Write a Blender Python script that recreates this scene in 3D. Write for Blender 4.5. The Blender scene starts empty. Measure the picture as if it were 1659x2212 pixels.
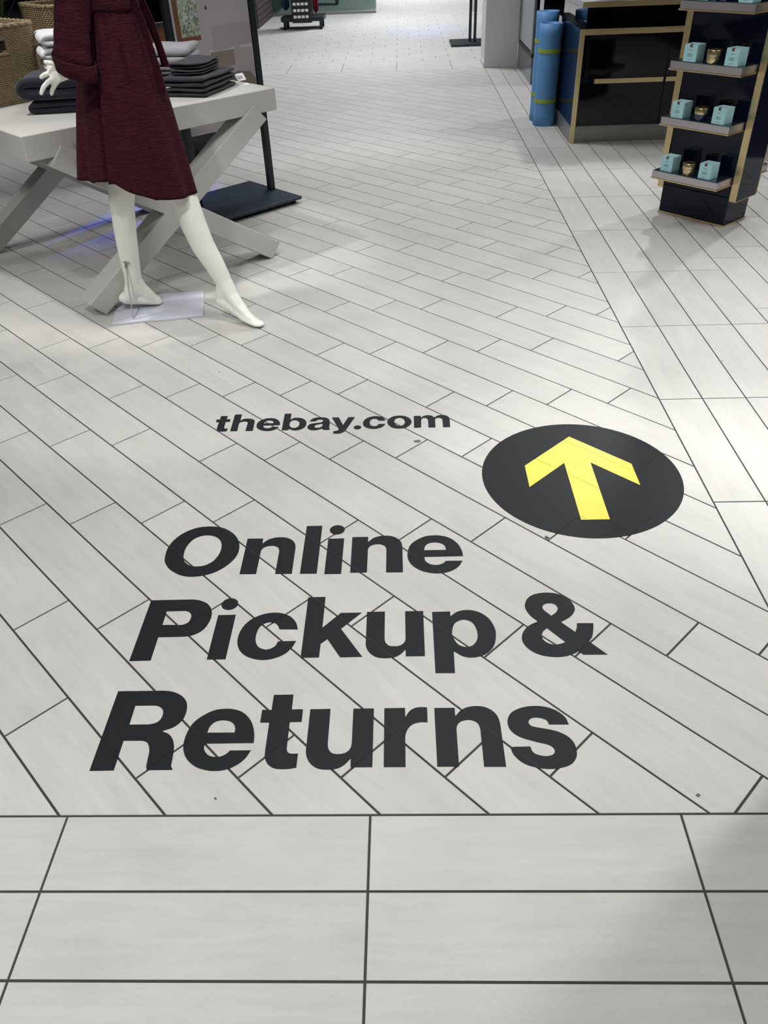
import bpy, bmesh, math, random
from mathutils import Vector, Matrix
random.seed(7)
EXPOSURE = 0.24
TILE_LO = (182, 181, 177); TILE_HI = (204, 203, 199)
CHIPS = [(.118, 1.520, .011, 7), (.478, .998, .009, 5), (.473, 1.007, .006, 6), (-.317, .190, .003, 6), (.655, .193, .004, 6), (-.24, 1.715, .002, 5), (.30, 1.93, .002, 5), (-.10, 2.4, .0025, 5), (1.30, 2.05, .003, 5), (-.65, 2.05, .003, 6)]

S = bpy.context.scene
COL = S.collection
PI = math.pi

# ------------------------------------------------------------------ camera
CAM = Vector((0.0877, -0.7063, 1.4252))
PITCH, YAW, ROLL = 0.6584, -0.0412, -0.0415
FPX, PW, PH = 1689.77, 1659.0, 2212.0
fwd = Vector((math.sin(YAW)*math.cos(PITCH), math.cos(YAW)*math.cos(PITCH), -math.sin(PITCH)))
rgt = Vector((math.cos(YAW), -math.sin(YAW), 0.0))
up0 = rgt.cross(fwd)
right = rgt*math.cos(ROLL) + up0*math.sin(ROLL)
upv = up0*math.cos(ROLL) - rgt*math.sin(ROLL)
cd = bpy.data.cameras.new('camera')
cd.sensor_fit = 'VERTICAL'; cd.sensor_height = 36.0; cd.lens = FPX*36.0/PH
cd.clip_start = 0.05; cd.clip_end = 200
cam = bpy.data.objects.new('camera', cd); COL.objects.link(cam)
M = Matrix((right, upv, -fwd)).transposed().to_4x4(); M.translation = CAM
cam.matrix_world = M
S.camera = cam

# ------------------------------------------------------------------ world, lights, exposure
S.view_settings.view_transform = 'Standard'
S.view_settings.look = 'None'
S.view_settings.gamma = 1.0
S.view_settings.use_curve_mapping = False
S.view_settings.exposure = EXPOSURE
wd = bpy.data.worlds.new('world'); S.world = wd; wd.use_nodes = True
wd.node_tree.nodes['Background'].inputs[0].default_value = (0.8, 0.86, 0.95, 1)
wd.node_tree.nodes['Background'].inputs[1].default_value = 0.05
CEIL = 3.4
def area(name, loc, sx, sy, power, color=(1, .97, .93), target=None, spread=180):
    l = bpy.data.lights.new(name, 'AREA'); l.shape = 'RECTANGLE'; l.size = sx; l.size_y = sy
    l.energy = power; l.color = color; l.spread = math.radians(spread)
    o = bpy.data.objects.new(name, l); COL.objects.link(o); o.location = loc
    if target: o.rotation_euler = (Vector(target)-Vector(loc)).to_track_quat('-Z', 'Y').to_euler()
    return o
def spot(name, loc, target, power, angle, color=(1, .96, .9), radius=.06, blend=.5):
    l = bpy.data.lights.new(name, 'SPOT'); l.energy = power; l.spot_size = math.radians(angle)
    l.spot_blend = blend; l.color = color; l.shadow_soft_size = radius
    o = bpy.data.objects.new(name, l); COL.objects.link(o); o.location = loc
    o.rotation_euler = (Vector(target)-Vector(loc)).to_track_quat('-Z', 'Y').to_euler()
    return o
# ceiling light panels over the aisle and the departments on both sides
WARM = (1, .99, .97); COOL = (.965, .98, 1)
for x, y, p, c in ((-.9, -1.4, 46, WARM), (.2, 2.0, 26, WARM), (-.2, 6.0, 36, COOL), (-.2, 9.8, 54, COOL), (-.2, 13.6, 68, COOL), (.3, 17.5, 104, COOL), (-4, 1.4, 44, WARM), (-4, 8, 30, COOL), (4.4, 2.2, 34, WARM), (4, 7.5, 50, COOL), (4, 13, 50, COOL), (-4.5, 14, 36, COOL)):
    area('ceiling_panel_light', (x, y, CEIL-.03), 1.2, .6, p, c, spread=130)
# track spots
spot('track_spot', (3.4, 2.2, 3.3), (.75, -.1, 0), 290, 52, WARM, radius=.10)
spot('track_spot', (2.4, 7.0, 3.3), (-.7, 3.2, .2), 165, 62, (1, .98, .95), radius=.08)
spot('track_spot', (3.6, 5.6, 3.3), (1.7, 3.0, .2), 165, 62, (1, .99, .97), radius=.08)
spot('track_spot', (1.9, 1.0, 3.3), (1.35, 2.0, 0), 285, 50, (1, 1, .98), radius=.08, blend=.9)
spot('track_spot', (-1.9, 2.7, 3.3), (-1.4, 3.15, .77), 150, 40, (1, .98, .95), radius=.08)
spot('track_spot', (-.9, .4, 3.3), (-.85, 2.35, .1), 140, 34, (1, .99, .96), radius=.08)
spot('added_blue_glow', (-.6, 7.4, 2.3), (-1.60, 4.32, 0), 520, 16, (.10, .13, 1), .05, .9)  # added lamp, stands in for a blue screen reflected in the floor by the table
spot('added_blue_glow', (.5, 14.5, 3.3), (.42, 12.4, 0), 170, 22, (.12, .16, 1), .05, .9)  # added likewise, imitates the blue reflection on the far floor


# ------------------------------------------------------------------ materials
def nodes_of(name):
    m = bpy.data.materials.new(name); m.use_nodes = True
    nt = m.node_tree
    return m, nt, nt.nodes['Principled BSDF'], nt.links
def srgb(r, g, b):
    f = lambda c: (c/255/12.92) if c/255 <= .04045 else ((c/255+.055)/1.055)**2.4
    return (f(r), f(g), f(b), 1)
def mat(name, col, rough=.5, metal=0., spec=.5, noise=0., nscale=8., bump=0., bscale=60., stretch=None, sheen=0., coat=0.):
    m, nt, b, L = nodes_of(name)
    b.inputs['Base Color'].default_value = col
    b.inputs['Roughness'].default_value = rough
    b.inputs['Metallic'].default_value = metal
    b.inputs['Specular IOR Level'].default_value = spec
    if sheen: b.inputs['Sheen Weight'].default_value = sheen; b.inputs['Sheen Roughness'].default_value = .6
    if coat: b.inputs['Coat Weight'].default_value = coat; b.inputs['Coat Roughness'].default_value = .05
    if noise or bump:
        tc = nt.nodes.new('ShaderNodeTexCoord'); mp = nt.nodes.new('ShaderNodeMapping')
        L.new(tc.outputs['Object'], mp.inputs['Vector'])
        if stretch: mp.inputs['Scale'].default_value = stretch
    if noise:
        n = nt.nodes.new('ShaderNodeTexNoise'); n.inputs['Scale'].default_value = nscale; n.inputs['Detail'].default_value = 6
        L.new(mp.outputs[0], n.inputs['Vector'])
        mx = nt.nodes.new('ShaderNodeMix'); mx.data_type = 'RGBA'
        mx.inputs[6].default_value = tuple(c*(1-noise) for c in col[:3])+(1,)
        mx.inputs[7].default_value = tuple(min(1, c*(1+noise)) for c in col[:3])+(1,)
        L.new(n.outputs['Fac'], mx.inputs[0]); L.new(mx.outputs[2], b.inputs['Base Color'])
    if bump:
        n2 = nt.nodes.new('ShaderNodeTexNoise'); n2.inputs['Scale'].default_value = bscale; n2.inputs['Detail'].default_value = 4
        L.new(mp.outputs[0], n2.inputs['Vector'])
        bp = nt.nodes.new('ShaderNodeBump'); bp.inputs['Strength'].default_value = bump; bp.inputs['Distance'].default_value = .004
        L.new(n2.outputs['Fac'], bp.inputs['Height']); L.new(bp.outputs[0], b.inputs['Normal'])
    return m
def emis(name, col, strength):
    m, nt, b, L = nodes_of(name)
    b.inputs['Base Color'].default_value = (0, 0, 0, 1)
    b.inputs['Emission Color'].default_value = col; b.inputs['Emission Strength'].default_value = strength
    return m

def tile_material():
    m, nt, b, L = nodes_of('porcelain_tile')
    at = nt.nodes.new('ShaderNodeAttribute'); at.attribute_name = 'tile'
    oi = nt.nodes.new('ShaderNodeObjectInfo')
    sp = nt.nodes.new('ShaderNodeSeparateXYZ'); L.new(at.outputs['Vector'], sp.inputs[0])
    add = nt.nodes.new('ShaderNodeMath'); add.operation = 'ADD'
    L.new(sp.outputs['Z'], add.inputs[0]); L.new(oi.outputs['Random'], add.inputs[1])
    mul = nt.nodes.new('ShaderNodeMath'); mul.operation = 'MULTIPLY'; mul.inputs[1].default_value = 37.0
    L.new(add.outputs[0], mul.inputs[0])
    def vec(sx, sy):
        c = nt.nodes.new('ShaderNodeCombineXYZ')
        for ax, s in (('X', sx), ('Y', sy)):
            k = nt.nodes.new('ShaderNodeMath'); k.operation = 'MULTIPLY'; k.inputs[1].default_value = s
            L.new(sp.outputs[ax], k.inputs[0]); L.new(k.outputs[0], c.inputs[ax])
        L.new(mul.outputs[0], c.inputs['Z']); return c
    n1 = nt.nodes.new('ShaderNodeTexNoise'); n1.inputs['Scale'].default_value = 1; n1.inputs['Detail'].default_value = 7; n1.inputs['Roughness'].default_value = .62; n1.inputs['Distortion'].default_value = .5
    L.new(vec(5, 42).outputs[0], n1.inputs['Vector'])
    n2 = nt.nodes.new('ShaderNodeTexNoise'); n2.inputs['Scale'].default_value = 1; n2.inputs['Detail'].default_value = 3
    L.new(vec(5, 9).outputs[0], n2.inputs['Vector'])
    n3 = nt.nodes.new('ShaderNodeTexNoise'); n3.inputs['Scale'].default_value = 1; n3.inputs['Detail'].default_value = 2
    L.new(vec(420, 520).outputs[0], n3.inputs['Vector'])
    rp = nt.nodes.new('ShaderNodeValToRGB')
    rp.color_ramp.elements[0].position = .25; rp.color_ramp.elements[0].color = srgb(*TILE_LO)
    rp.color_ramp.elements[1].position = .8; rp.color_ramp.elements[1].color = srgb(*TILE_HI)
    mxf = nt.nodes.new('ShaderNodeMath'); mxf.operation = 'MULTIPLY_ADD'; mxf.inputs[1].default_value = .62
    L.new(n1.outputs['Fac'], mxf.inputs[0])
    m2 = nt.nodes.new('ShaderNodeMath'); m2.operation = 'MULTIPLY'; m2.inputs[1].default_value = .38; L.new(n2.outputs['Fac'], m2.inputs[0])
    L.new(m2.outputs[0], mxf.inputs[2]); L.new(mxf.outputs[0], rp.inputs[0])
    # fine speckle
    sk = nt.nodes.new('ShaderNodeMix'); sk.data_type = 'RGBA'; sk.blend_type = 'MULTIPLY'; sk.inputs[0].default_value = .2
    L.new(rp.outputs[0], sk.inputs[6]); L.new(n3.outputs['Fac'], sk.inputs[7])
    # tint from tile to tile
    hv = nt.nodes.new('ShaderNodeHueSaturation')
    fr = nt.nodes.new('ShaderNodeMath'); fr.operation = 'FRACT'; L.new(mul.outputs[0], fr.inputs[0])
    vv = nt.nodes.new('ShaderNodeMath'); vv.operation = 'MULTIPLY_ADD'; vv.inputs[1].default_value = .07; vv.inputs[2].default_value = 1.03
    L.new(fr.outputs[0], vv.inputs[0]); L.new(vv.outputs[0], hv.inputs['Value']); L.new(sk.outputs[2], hv.inputs['Color'])
    L.new(hv.outputs[0], b.inputs['Base Color'])
    rr = nt.nodes.new('ShaderNodeMath'); rr.operation = 'MULTIPLY_ADD'; rr.inputs[1].default_value = .12; rr.inputs[2].default_value = .46
    L.new(n1.outputs['Fac'], rr.inputs[0]); L.new(rr.outputs[0], b.inputs['Roughness'])
    bp = nt.nodes.new('ShaderNodeBump'); bp.inputs['Strength'].default_value = .06; bp.inputs['Distance'].default_value = .002
    L.new(n3.outputs['Fac'], bp.inputs['Height']); L.new(bp.outputs[0], b.inputs['Normal'])
    return m

def robe_material():
    m, nt, b, L = nodes_of('burgundy_gauze')
    tc = nt.nodes.new('ShaderNodeTexCoord')
    def wave(scale3, sc, dist):
        mp = nt.nodes.new('ShaderNodeMapping'); mp.inputs['Scale'].default_value = scale3
        L.new(tc.outputs['Object'], mp.inputs['Vector'])
        n = nt.nodes.new('ShaderNodeTexNoise'); n.inputs['Scale'].default_value = sc; n.inputs['Detail'].default_value = 3; n.inputs['Distortion'].default_value = dist
        L.new(mp.outputs[0], n.inputs['Vector']); return n
    a = wave((34, 34, 170), 1, .4); c = wave((150, 150, 30), 1, .2)
    mx = nt.nodes.new('ShaderNodeMath'); mx.operation = 'MULTIPLY_ADD'; mx.inputs[1].default_value = .3
    L.new(c.outputs['Fac'], mx.inputs[0]); L.new(a.outputs['Fac'], mx.inputs[2])
    rp = nt.nodes.new('ShaderNodeValToRGB')
    rp.color_ramp.elements[0].position = .4; rp.color_ramp.elements[0].color = srgb(44, 13, 22)
    rp.color_ramp.elements[1].position = .9; rp.color_ramp.elements[1].color = srgb(66, 26, 36)
    L.new(mx.outputs[0], rp.inputs[0]); L.new(rp.outputs[0], b.inputs['Base Color'])
    bp = nt.nodes.new('ShaderNodeBump'); bp.inputs['Strength'].default_value = .8; bp.inputs['Distance'].default_value = .006
    L.new(mx.outputs[0], bp.inputs['Height']); L.new(bp.outputs[0], b.inputs['Normal'])
    b.inputs['Roughness'].default_value = .95; b.inputs['Specular IOR Level'].default_value = .15
    return m

TILE = tile_material(); ROBE = robe_material()
GROUT = mat('dark_grout', srgb(62, 58, 60), .9, noise=.15, nscale=30)
VINYL = mat('black_vinyl', srgb(28, 31, 34), .5, spec=.18, noise=.06, nscale=40)
VINYL_Y = mat('yellow_vinyl', srgb(235, 205, 84), .4, spec=.3)
TABLEW = mat('painted_white_wood', srgb(188, 187, 183), .55, noise=.07, nscale=5, bump=.05, bscale=30)
MANNEQ = mat('mannequin_white', srgb(243, 243, 234), .32, noise=.03, nscale=20)
BLACKM = mat('black_powder_coat', srgb(30, 33, 40), .42, noise=.1, nscale=6)
BLACKB = mat('blue_black_steel', srgb(38, 50, 62), .4, noise=.12, nscale=5)
GOLD = mat('brushed_gold', srgb(224, 203, 155), .33, metal=1., noise=.06, nscale=4, stretch=(1, 1, 12))
NAVY = mat('navy_gloss', srgb(11, 18, 46), .05, spec=.28)
BLACKG = mat('black_gloss', srgb(7, 8, 14), .05, spec=.32)
SILVER = mat('satin_silver', srgb(196, 192, 196), .3, metal=.75, noise=.05, nscale=10)
SMOKE = mat('smoked_mirror', srgb(96, 122, 134), .08, metal=.85)
STEEL = mat('brushed_steel', srgb(150, 150, 146), .4, metal=.8, noise=.08, nscale=5)
MINT = mat('mint_card', srgb(182, 232, 240), .5, noise=.02)
SEAL = mat('bronze_seal', srgb(120, 84, 62), .4)
PRINT = mat('grey_print', srgb(96, 140, 144), .6)
JARNAVY = mat('navy_glass', srgb(24, 34, 74), .06, coat=.5)
JARBRONZE = mat('bronze_glass', srgb(206, 186, 146), .14, metal=.85)
BLUEFOAM = mat('blue_foam', srgb(92, 148, 202), .55, noise=.05, nscale=5)
LIME = mat('lime_tape', srgb(150, 168, 62), .5)
WALLW = mat('white_paint', srgb(205, 205, 205), .6, noise=.02)
SHELL = mat('store_wall_paint', srgb(120, 120, 122), .8)
GREYP = mat('grey_paint', srgb(150, 150, 152), .6, noise=.03)
DARKP = mat('dark_paint', srgb(40, 40, 44), .6)
CEILM = mat('ceiling_paint', srgb(110, 110, 112), .9)
BRICKM = mat('grey_brown_brick', srgb(76, 66, 64), .85, noise=.25, nscale=9, bump=.4, bscale=50)
MORTAR = mat('brick_mortar', srgb(104, 98, 94), .9)
FROST = mat('frosted_panel', srgb(168, 172, 178), .35, noise=.04, nscale=3)
WICKER = mat('seagrass_wicker', srgb(150, 132, 102), .8, noise=.3, nscale=45, bump=.3, bscale=220)
WHITET = mat('white_terry', srgb(236, 236, 240), .95, spec=.1, bump=.5, bscale=500, sheen=.3)
NAVYT = mat('navy_terry', srgb(40, 43, 56), .95, spec=.1, noise=.15, nscale=60, bump=.6, bscale=500, sheen=.25)
CHART = mat('charcoal_terry', srgb(52, 53, 60), .95, spec=.1, noise=.15, nscale=60, bump=.5, bscale=500, sheen=.15)
LGREYT = mat('light_grey_terry', srgb(166, 163, 172), .95, spec=.1, noise=.1, nscale=60, bump=.6, bscale=450, sheen=.3)
MGREYT = mat('mid_grey_terry', srgb(112, 111, 120), .95, spec=.1, noise=.1, nscale=60, bump=.6, bscale=450, sheen=.3)
PAPER = mat('white_paper', srgb(242, 242, 246), .7)
PLATE = mat('white_enamel_plate', srgb(206, 207, 220), .35, noise=.06, nscale=6)
LEAF = mat('dark_green_leaf', srgb(58, 78, 40), .5, noise=.35, nscale=12)
WOOD = mat('brown_wood', srgb(120, 78, 48), .5, noise=.25, nscale=5, stretch=(2, 2, 14))
RUBBER = mat('black_rubber', srgb(22, 22, 24), .7)
REDC = mat('crimson_cloth', srgb(128, 22, 48), .9)
BLUEC = mat('petrol_cloth', srgb(34, 62, 88), .9)
CLEAR = mat('clear_acrylic', srgb(220, 226, 226), .1); CLEAR.node_tree.nodes['Principled BSDF'].inputs['Transmission Weight'].default_value = .8
BRASS = mat('polished_brass', srgb(214, 170, 92), .18, metal=1.)
def glass_material():
    m, nt, b, L = nodes_of('green_glass')
    t = nt.nodes.new('ShaderNodeBsdfTransparent'); t.inputs[0].default_value = srgb(196, 206, 203)
    g = nt.nodes.new('ShaderNodeBsdfGlossy'); g.inputs['Roughness'].default_value = .02; g.inputs[0].default_value = srgb(200, 225, 220)
    mx = nt.nodes.new('ShaderNodeMixShader'); mx.inputs[0].default_value = .22
    L.new(t.outputs[0], mx.inputs[1]); L.new(g.outputs[0], mx.inputs[2])
    L.new(mx.outputs[0], nt.nodes['Material Output'].inputs[0]); return m
GLASS = glass_material()

# ------------------------------------------------------------------ mesh helpers
class MB:
    def __init__(s): s.v = []; s.f = []; s.mi = []
    def add(s, vs, fs, m=0):
        k = len(s.v); s.v += [tuple(v) for v in vs]; s.f += [tuple(i+k for i in f) for f in fs]; s.mi += [m]*len(fs); return s
    def box(s, x0, x1, y0, y1, z0, z1, c=.002, T=None, m=0):
        """box with chamfered edges"""
        c = min(c, (x1-x0)*.45, (y1-y0)*.45, (z1-z0)*.45)
        vs = []
        def corner(sx, sy, sz):
            X = x1 if sx else x0; Y = y1 if sy else y0; Z = z1 if sz else z0
            ix = -c if sx else c; iy = -c if sy else c; iz = -c if sz else c
            return [(X, Y+iy, Z+iz), (X+ix, Y, Z+iz), (X+ix, Y+iy, Z)]
        idx = {}
        for sx in (0, 1):
            for sy in (0, 1):
                for sz in (0, 1):
                    for a, p in enumerate(corner(sx, sy, sz)):
                        idx[(sx, sy, sz, a)] = len(vs); vs.append(p)
        I = lambda *k: idx[k]
        fs = []
        for sx in (0, 1):
            f = [I(sx, 0, 0, 0), I(sx, 1, 0, 0), I(sx, 1, 1, 0), I(sx, 0, 1, 0)]; fs.append(f if sx else f[::-1])
        for sy in (0, 1):
            f = [I(0, sy, 0, 1), I(1, sy, 0, 1), I(1, sy, 1, 1), I(0, sy, 1, 1)]; fs.append(f[::-1] if sy else f)
        for sz in (0, 1):
            f = [I(0, 0, sz, 2), I(1, 0, sz, 2), I(1, 1, sz, 2), I(0, 1, sz, 2)]; fs.append(f if sz else f[::-1])
        for sx in (0, 1):
            for sy in (0, 1):
                f = [I(sx, sy, 0, 0), I(sx, sy, 1, 0), I(sx, sy, 1, 1), I(sx, sy, 0, 1)]; fs.append(f if (sx ^ sy) == 0 and False else f)
            for sz in (0, 1):
                fs.append([I(sx, 0, sz, 0), I(sx, 1, sz, 0), I(sx, 1, sz, 2), I(sx, 0, sz, 2)])
        for sy in (0, 1):
            for sz in (0, 1):
                fs.append([I(0, sy, sz, 1), I(1, sy, sz, 1), I(1, sy, sz, 2), I(0, sy, sz, 2)])
        for sx in (0, 1):
            for sy in (0, 1):
                for sz in (0, 1):
                    fs.append([I(sx, sy, sz, 0), I(sx, sy, sz, 1), I(sx, sy, sz, 2)])
        if T: vs = [T @ Vector(v) for v in vs]
        return s.add(vs, fs, m)
    def prism(s, poly, y0, y1, plane='xz', m=0):
        """extrude a polygon given in a plane"""
        def P(a, b, d): return (a, d, b) if plane == 'xz' else ((a, b, d) if plane == 'xy' else (d, a, b))
        n = len(poly)
        vs = [P(a, b, y0) for a, b in poly]+[P(a, b, y1) for a, b in poly]
        fs = [tuple(range(n)), tuple(range(n, 2*n))[::-1]]+[(i, (i+1) % n, (i+1) % n+n, i+n) for i in range(n)]
        return s.add(vs, fs, m)
    def tube(s, pts, rs, seg=12, cap=True, ry=None, m=0):
        """loft of rings along a path; rs radius per point, ry optional second radius factor"""
        pts = [Vector(p) for p in pts]; n = len(pts); vs = []; fs = []
        ref = None
        for i, p in enumerate(pts):
            d = (pts[min(i+1, n-1)]-pts[max(i-1, 0)]).normalized()
            if ref is None:
                ref = Vector((0, 1, 0)) if abs(d.y) < .8 else Vector((1, 0, 0))
            a = (ref-d*ref.dot(d)).normalized(); b = d.cross(a); ref = a
            r = rs[i] if hasattr(rs, '__len__') else rs
            k = (ry[i] if hasattr(ry, '__len__') else ry) if ry else 1
            for j in range(seg):
                t = 2*PI*j/seg
                vs.append(p+a*(math.cos(t)*r*k)+b*(math.sin(t)*r))
        for i in range(n-1):
            for j in range(seg):
                fs.append((i*seg+j, i*seg+(j+1) % seg, (i+1)*seg+(j+1) % seg, (i+1)*seg+j))
        if cap: fs.append(tuple(range(seg))[::-1]); fs.append(tuple((n-1)*seg+j for j in range(seg)))
        return s.add(vs, fs, m)
    def lathe(s, prof, seg=28, c=(0, 0, 0), m=0):
        vs = []; fs = []; n = len(prof)
        for r, z in prof:
            for j in range(seg):
                t = 2*PI*j/seg; vs.append((c[0]+r*math.cos(t), c[1]+r*math.sin(t), c[2]+z))
        for i in range(n-1):
            for j in range(seg):
                fs.append((i*seg+j, i*seg+(j+1) % seg, (i+1)*seg+(j+1) % seg, (i+1)*seg+j))
        if prof[0][0] > 1e-6: fs.append(tuple(range(seg))[::-1])
        if prof[-1][0] > 1e-6: fs.append(tuple((n-1)*seg+j for j in range(seg)))
        return s.add(vs, fs, m)
    def mesh(s, name, mats, smooth=False):
        me = bpy.data.meshes.new(name); me.from_pydata(s.v, [], s.f)
        for mm in (mats if isinstance(mats, (list, tuple)) else [mats]): me.materials.append(mm)
        if any(s.mi): me.polygons.foreach_set('material_index', s.mi)
        bm = bmesh.new(); bm.from_mesh(me); bmesh.ops.recalc_face_normals(bm, faces=bm.faces)
        bm.to_mesh(me); bm.free()
        if smooth:
            me.polygons.foreach_set('use_smooth', [True]*len(me.polygons))
            if smooth != 'all':
                try: me.set_sharp_from_angle(angle=math.radians(40))
                except Exception: pass
        me.update(); return me
    def build(s, name, mats, parent=None, smooth=False):
        return link(name, s.mesh(name, mats, smooth), parent)
def link(name, me, parent=None):
    o = bpy.data.objects.new(name, me); COL.objects.link(o)
    if parent is not None: o.parent = parent
    return o
def tag(o, label=None, cat=None, group=None, kind=None):
    if label: o['label'] = label
    if cat: o['category'] = cat
    if group: o['group'] = group
    if kind: o['kind'] = kind
    return o
def empty(name, loc, rz, label, cat, group=None):
    o = bpy.data.objects.new(name, None); COL.objects.link(o); o.empty_display_size = .1
    o.location = loc; o.rotation_euler = (0, 0, rz)
    return tag(o, label, cat, group)
def copy_tree(o, parent=None):
    c = o.copy(); COL.objects.link(c)
    if parent is not None: c.parent = parent
    for ch in list(o.children): copy_tree(ch, c)
    return c

# ------------------------------------------------------------------ floor of 6 x 24 in tiles
W, L = .1524, .6096
GAP = .0048
XB, YF, YB = .9867, W, 9.04          # borders between the tile fields
def clip(poly, a, b, c):             # keep a*x+b*y <= c
    out = []
    n = len(poly)
    for i in range(n):
        p, q = poly[i], poly[(i+1) % n]
        dp, dq = a*p[0]+b*p[1]-c, a*q[0]+b*q[1]-c
        if dp <= 0: out.append(p)
        if dp*dq < 0:
            t = dp/(dp-dq); out.append((p[0]+(q[0]-p[0])*t, p[1]+(q[1]-p[1])*t))
    return out
def clip_rect(poly, x0, x1, y0, y1):
    for a, b, c in ((-1, 0, -x0), (1, 0, x1), (0, -1, -y0), (0, 1, y1)):
        poly = clip(poly, a, b, c)
        if len(poly) < 3: return []
    return poly
def parea(p): return abs(sum(p[i][0]*p[(i+1) % len(p)][1]-p[(i+1) % len(p)][0]*p[i][1] for i in range(len(p))))/2
def step(n):                         # bond of the running lanes, in quarter tiles
    m = n+1
    return ((m % 5)+2*((m//5) % 2)) % 4
tiles = []                           # (cx, cy, angle, local polygon, full)
def put(cx, cy, ang, hl, hw, rect):
    ca, sa = math.cos(ang), math.sin(ang)
    h = GAP/2
    P = [(-hl+h, -hw+h), (hl-h, -hw+h), (hl-h, hw-h), (-hl+h, hw-h)]
    G = [(cx+x*ca-y*sa, cy+x*sa+y*ca) for x, y in P]
    C = clip_rect(G, rect[0]+h, rect[1]-h, rect[2]+h, rect[3]-h)
    if len(C) < 3 or parea(C) < 4e-4: return
    full = abs(parea(C)-parea(G)) < 1e-6
    loc = P if full else [((x-cx)*ca+(y-cy)*sa, -(x-cx)*sa+(y-cy)*ca) for x, y in C]
    tiles.append((cx, cy, ang, loc, full, C))
FX0, FX1 = -3.6, 3.3
for r in range(-11, 1):              # front rows, stacked
    for k in range(-5, 6):
        put((k+.5)*L, (r+.5)*W, 0, L/2, W/2, (-2.4, 2.4, -1.7, YF))
S0, T0 = .0922, -.0300
r2 = math.sqrt(.5)
for n in range(-30, 70):             # diagonal field
    for k in range(-22, 12):
        s = S0+(step(n)+4*k+2)*W; t = T0+(n+.5)*W
        put((s+t)*r2, (t-s)*r2, -PI/4, L/2, W/2, (FX0, XB, YF, YB))
RCOL = [0, 0, 0, 0, 1, 2, 1, 0, 2, 3, 0, 1, 2, 0, 1, 2]
for c in range(16):                  # right hand field, lengthwise
    for k in range(-4, 14):
        put(XB+(c+.5)*W, 1.7665+(k+.5)*L+RCOL[c]*W, PI/2, L/2, W/2, (XB, FX1, YF, YB))
for r in range(0, 74):               # far field
    for k in range(-7, 8):
        o = .04*L+(0 if r < 4 else step(r)*W)
        put(o+(k+.5)*L, YB+(r+.5)*W, 0, L/2, W/2, (FX0, FX1, YB, 20.2))
def shown(C):                        # how large a tile shows
    xs = []; ys = []
    for x, y in C:
        d = Vector((x, y, 0))-CAM; z = d.dot(fwd)
        if z < .1: return 0
        xs.append(PW/2+FPX*d.dot(right)/z); ys.append(PH/2-FPX*d.dot(upv)/z)
    xs = [min(max(v, 0), PW) for v in xs]; ys = [min(max(v, 0), PH) for v in ys]
    return parea(list(zip(xs, ys)))
tiles.sort(key=lambda t: -shown(t[5]))
TH = .008
def tile_geo(poly, rnd, tf=lambda x, y: (x, y)):
    n = len(poly); cx = sum(p[0] for p in poly)/n; cy = sum(p[1] for p in poly)/n
    vs = []; at = []
    for ins, z in ((0, -TH), (0, -.0007), (.0008, 0)):
        for x, y in poly:
            d = math.hypot(cx-x, cy-y) or 1
            q = (x+(cx-x)/d*ins, y+(cy-y)/d*ins)
            w = tf(*q); vs.append((w[0], w[1], z)); at.append((x, y, rnd))
    fs = [tuple(range(2*n, 3*n))]
    for k in (0, 1):
        fs += [(k*n+i, k*n+(i+1) % n, (k+1)*n+(i+1) % n, (k+1)*n+i) for i in range(n)]
    return vs, fs, at
def tile_mesh(name, vs, fs, at):
    me = bpy.data.meshes.new(name); me.from_pydata(vs, [], fs); me.materials.append(TILE)
    a = me.attributes.new('tile', 'FLOAT_VECTOR', 'POINT'); a.data.foreach_set('vector', [c for t in at for c in t])
    me.update(); return me
fb = MB(); fb.box(-9, 9, -6.5, 24, -.06, -.0022, .001)
floor = tag(fb.build('floor', GROUT), kind='structure')
floor['label'] = 'floor of pale grey porcelain planks with dark grout joints'
full_me = None
fv = []; ff = []; fa = []
for i, (cx, cy, ang, loc, full, C) in enumerate(tiles):
    if i < 300:
        if full and full_me is None: full_me = tile_mesh('tile', *tile_geo(loc, 0.))
        me = full_me if full else tile_mesh('tile', *tile_geo(loc, 0.))
        o = link('tile', me, floor); o.location = (cx, cy, 0); o.rotation_euler = (0, 0, ang)
    else:
        ca, sa = math.cos(ang), math.sin(ang)
        vs, fs, at = tile_geo(loc, random.random(), lambda x, y: (cx+x*ca-y*sa, cy+x*sa+y*ca))
        k = len(fv); fv += vs; ff += [tuple(q+k for q in f) for f in fs]; fa += at
tf = link('tile_field', tile_mesh('tile_field', fv, ff, fa), floor); tf['kind'] = 'stuff'

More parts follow.
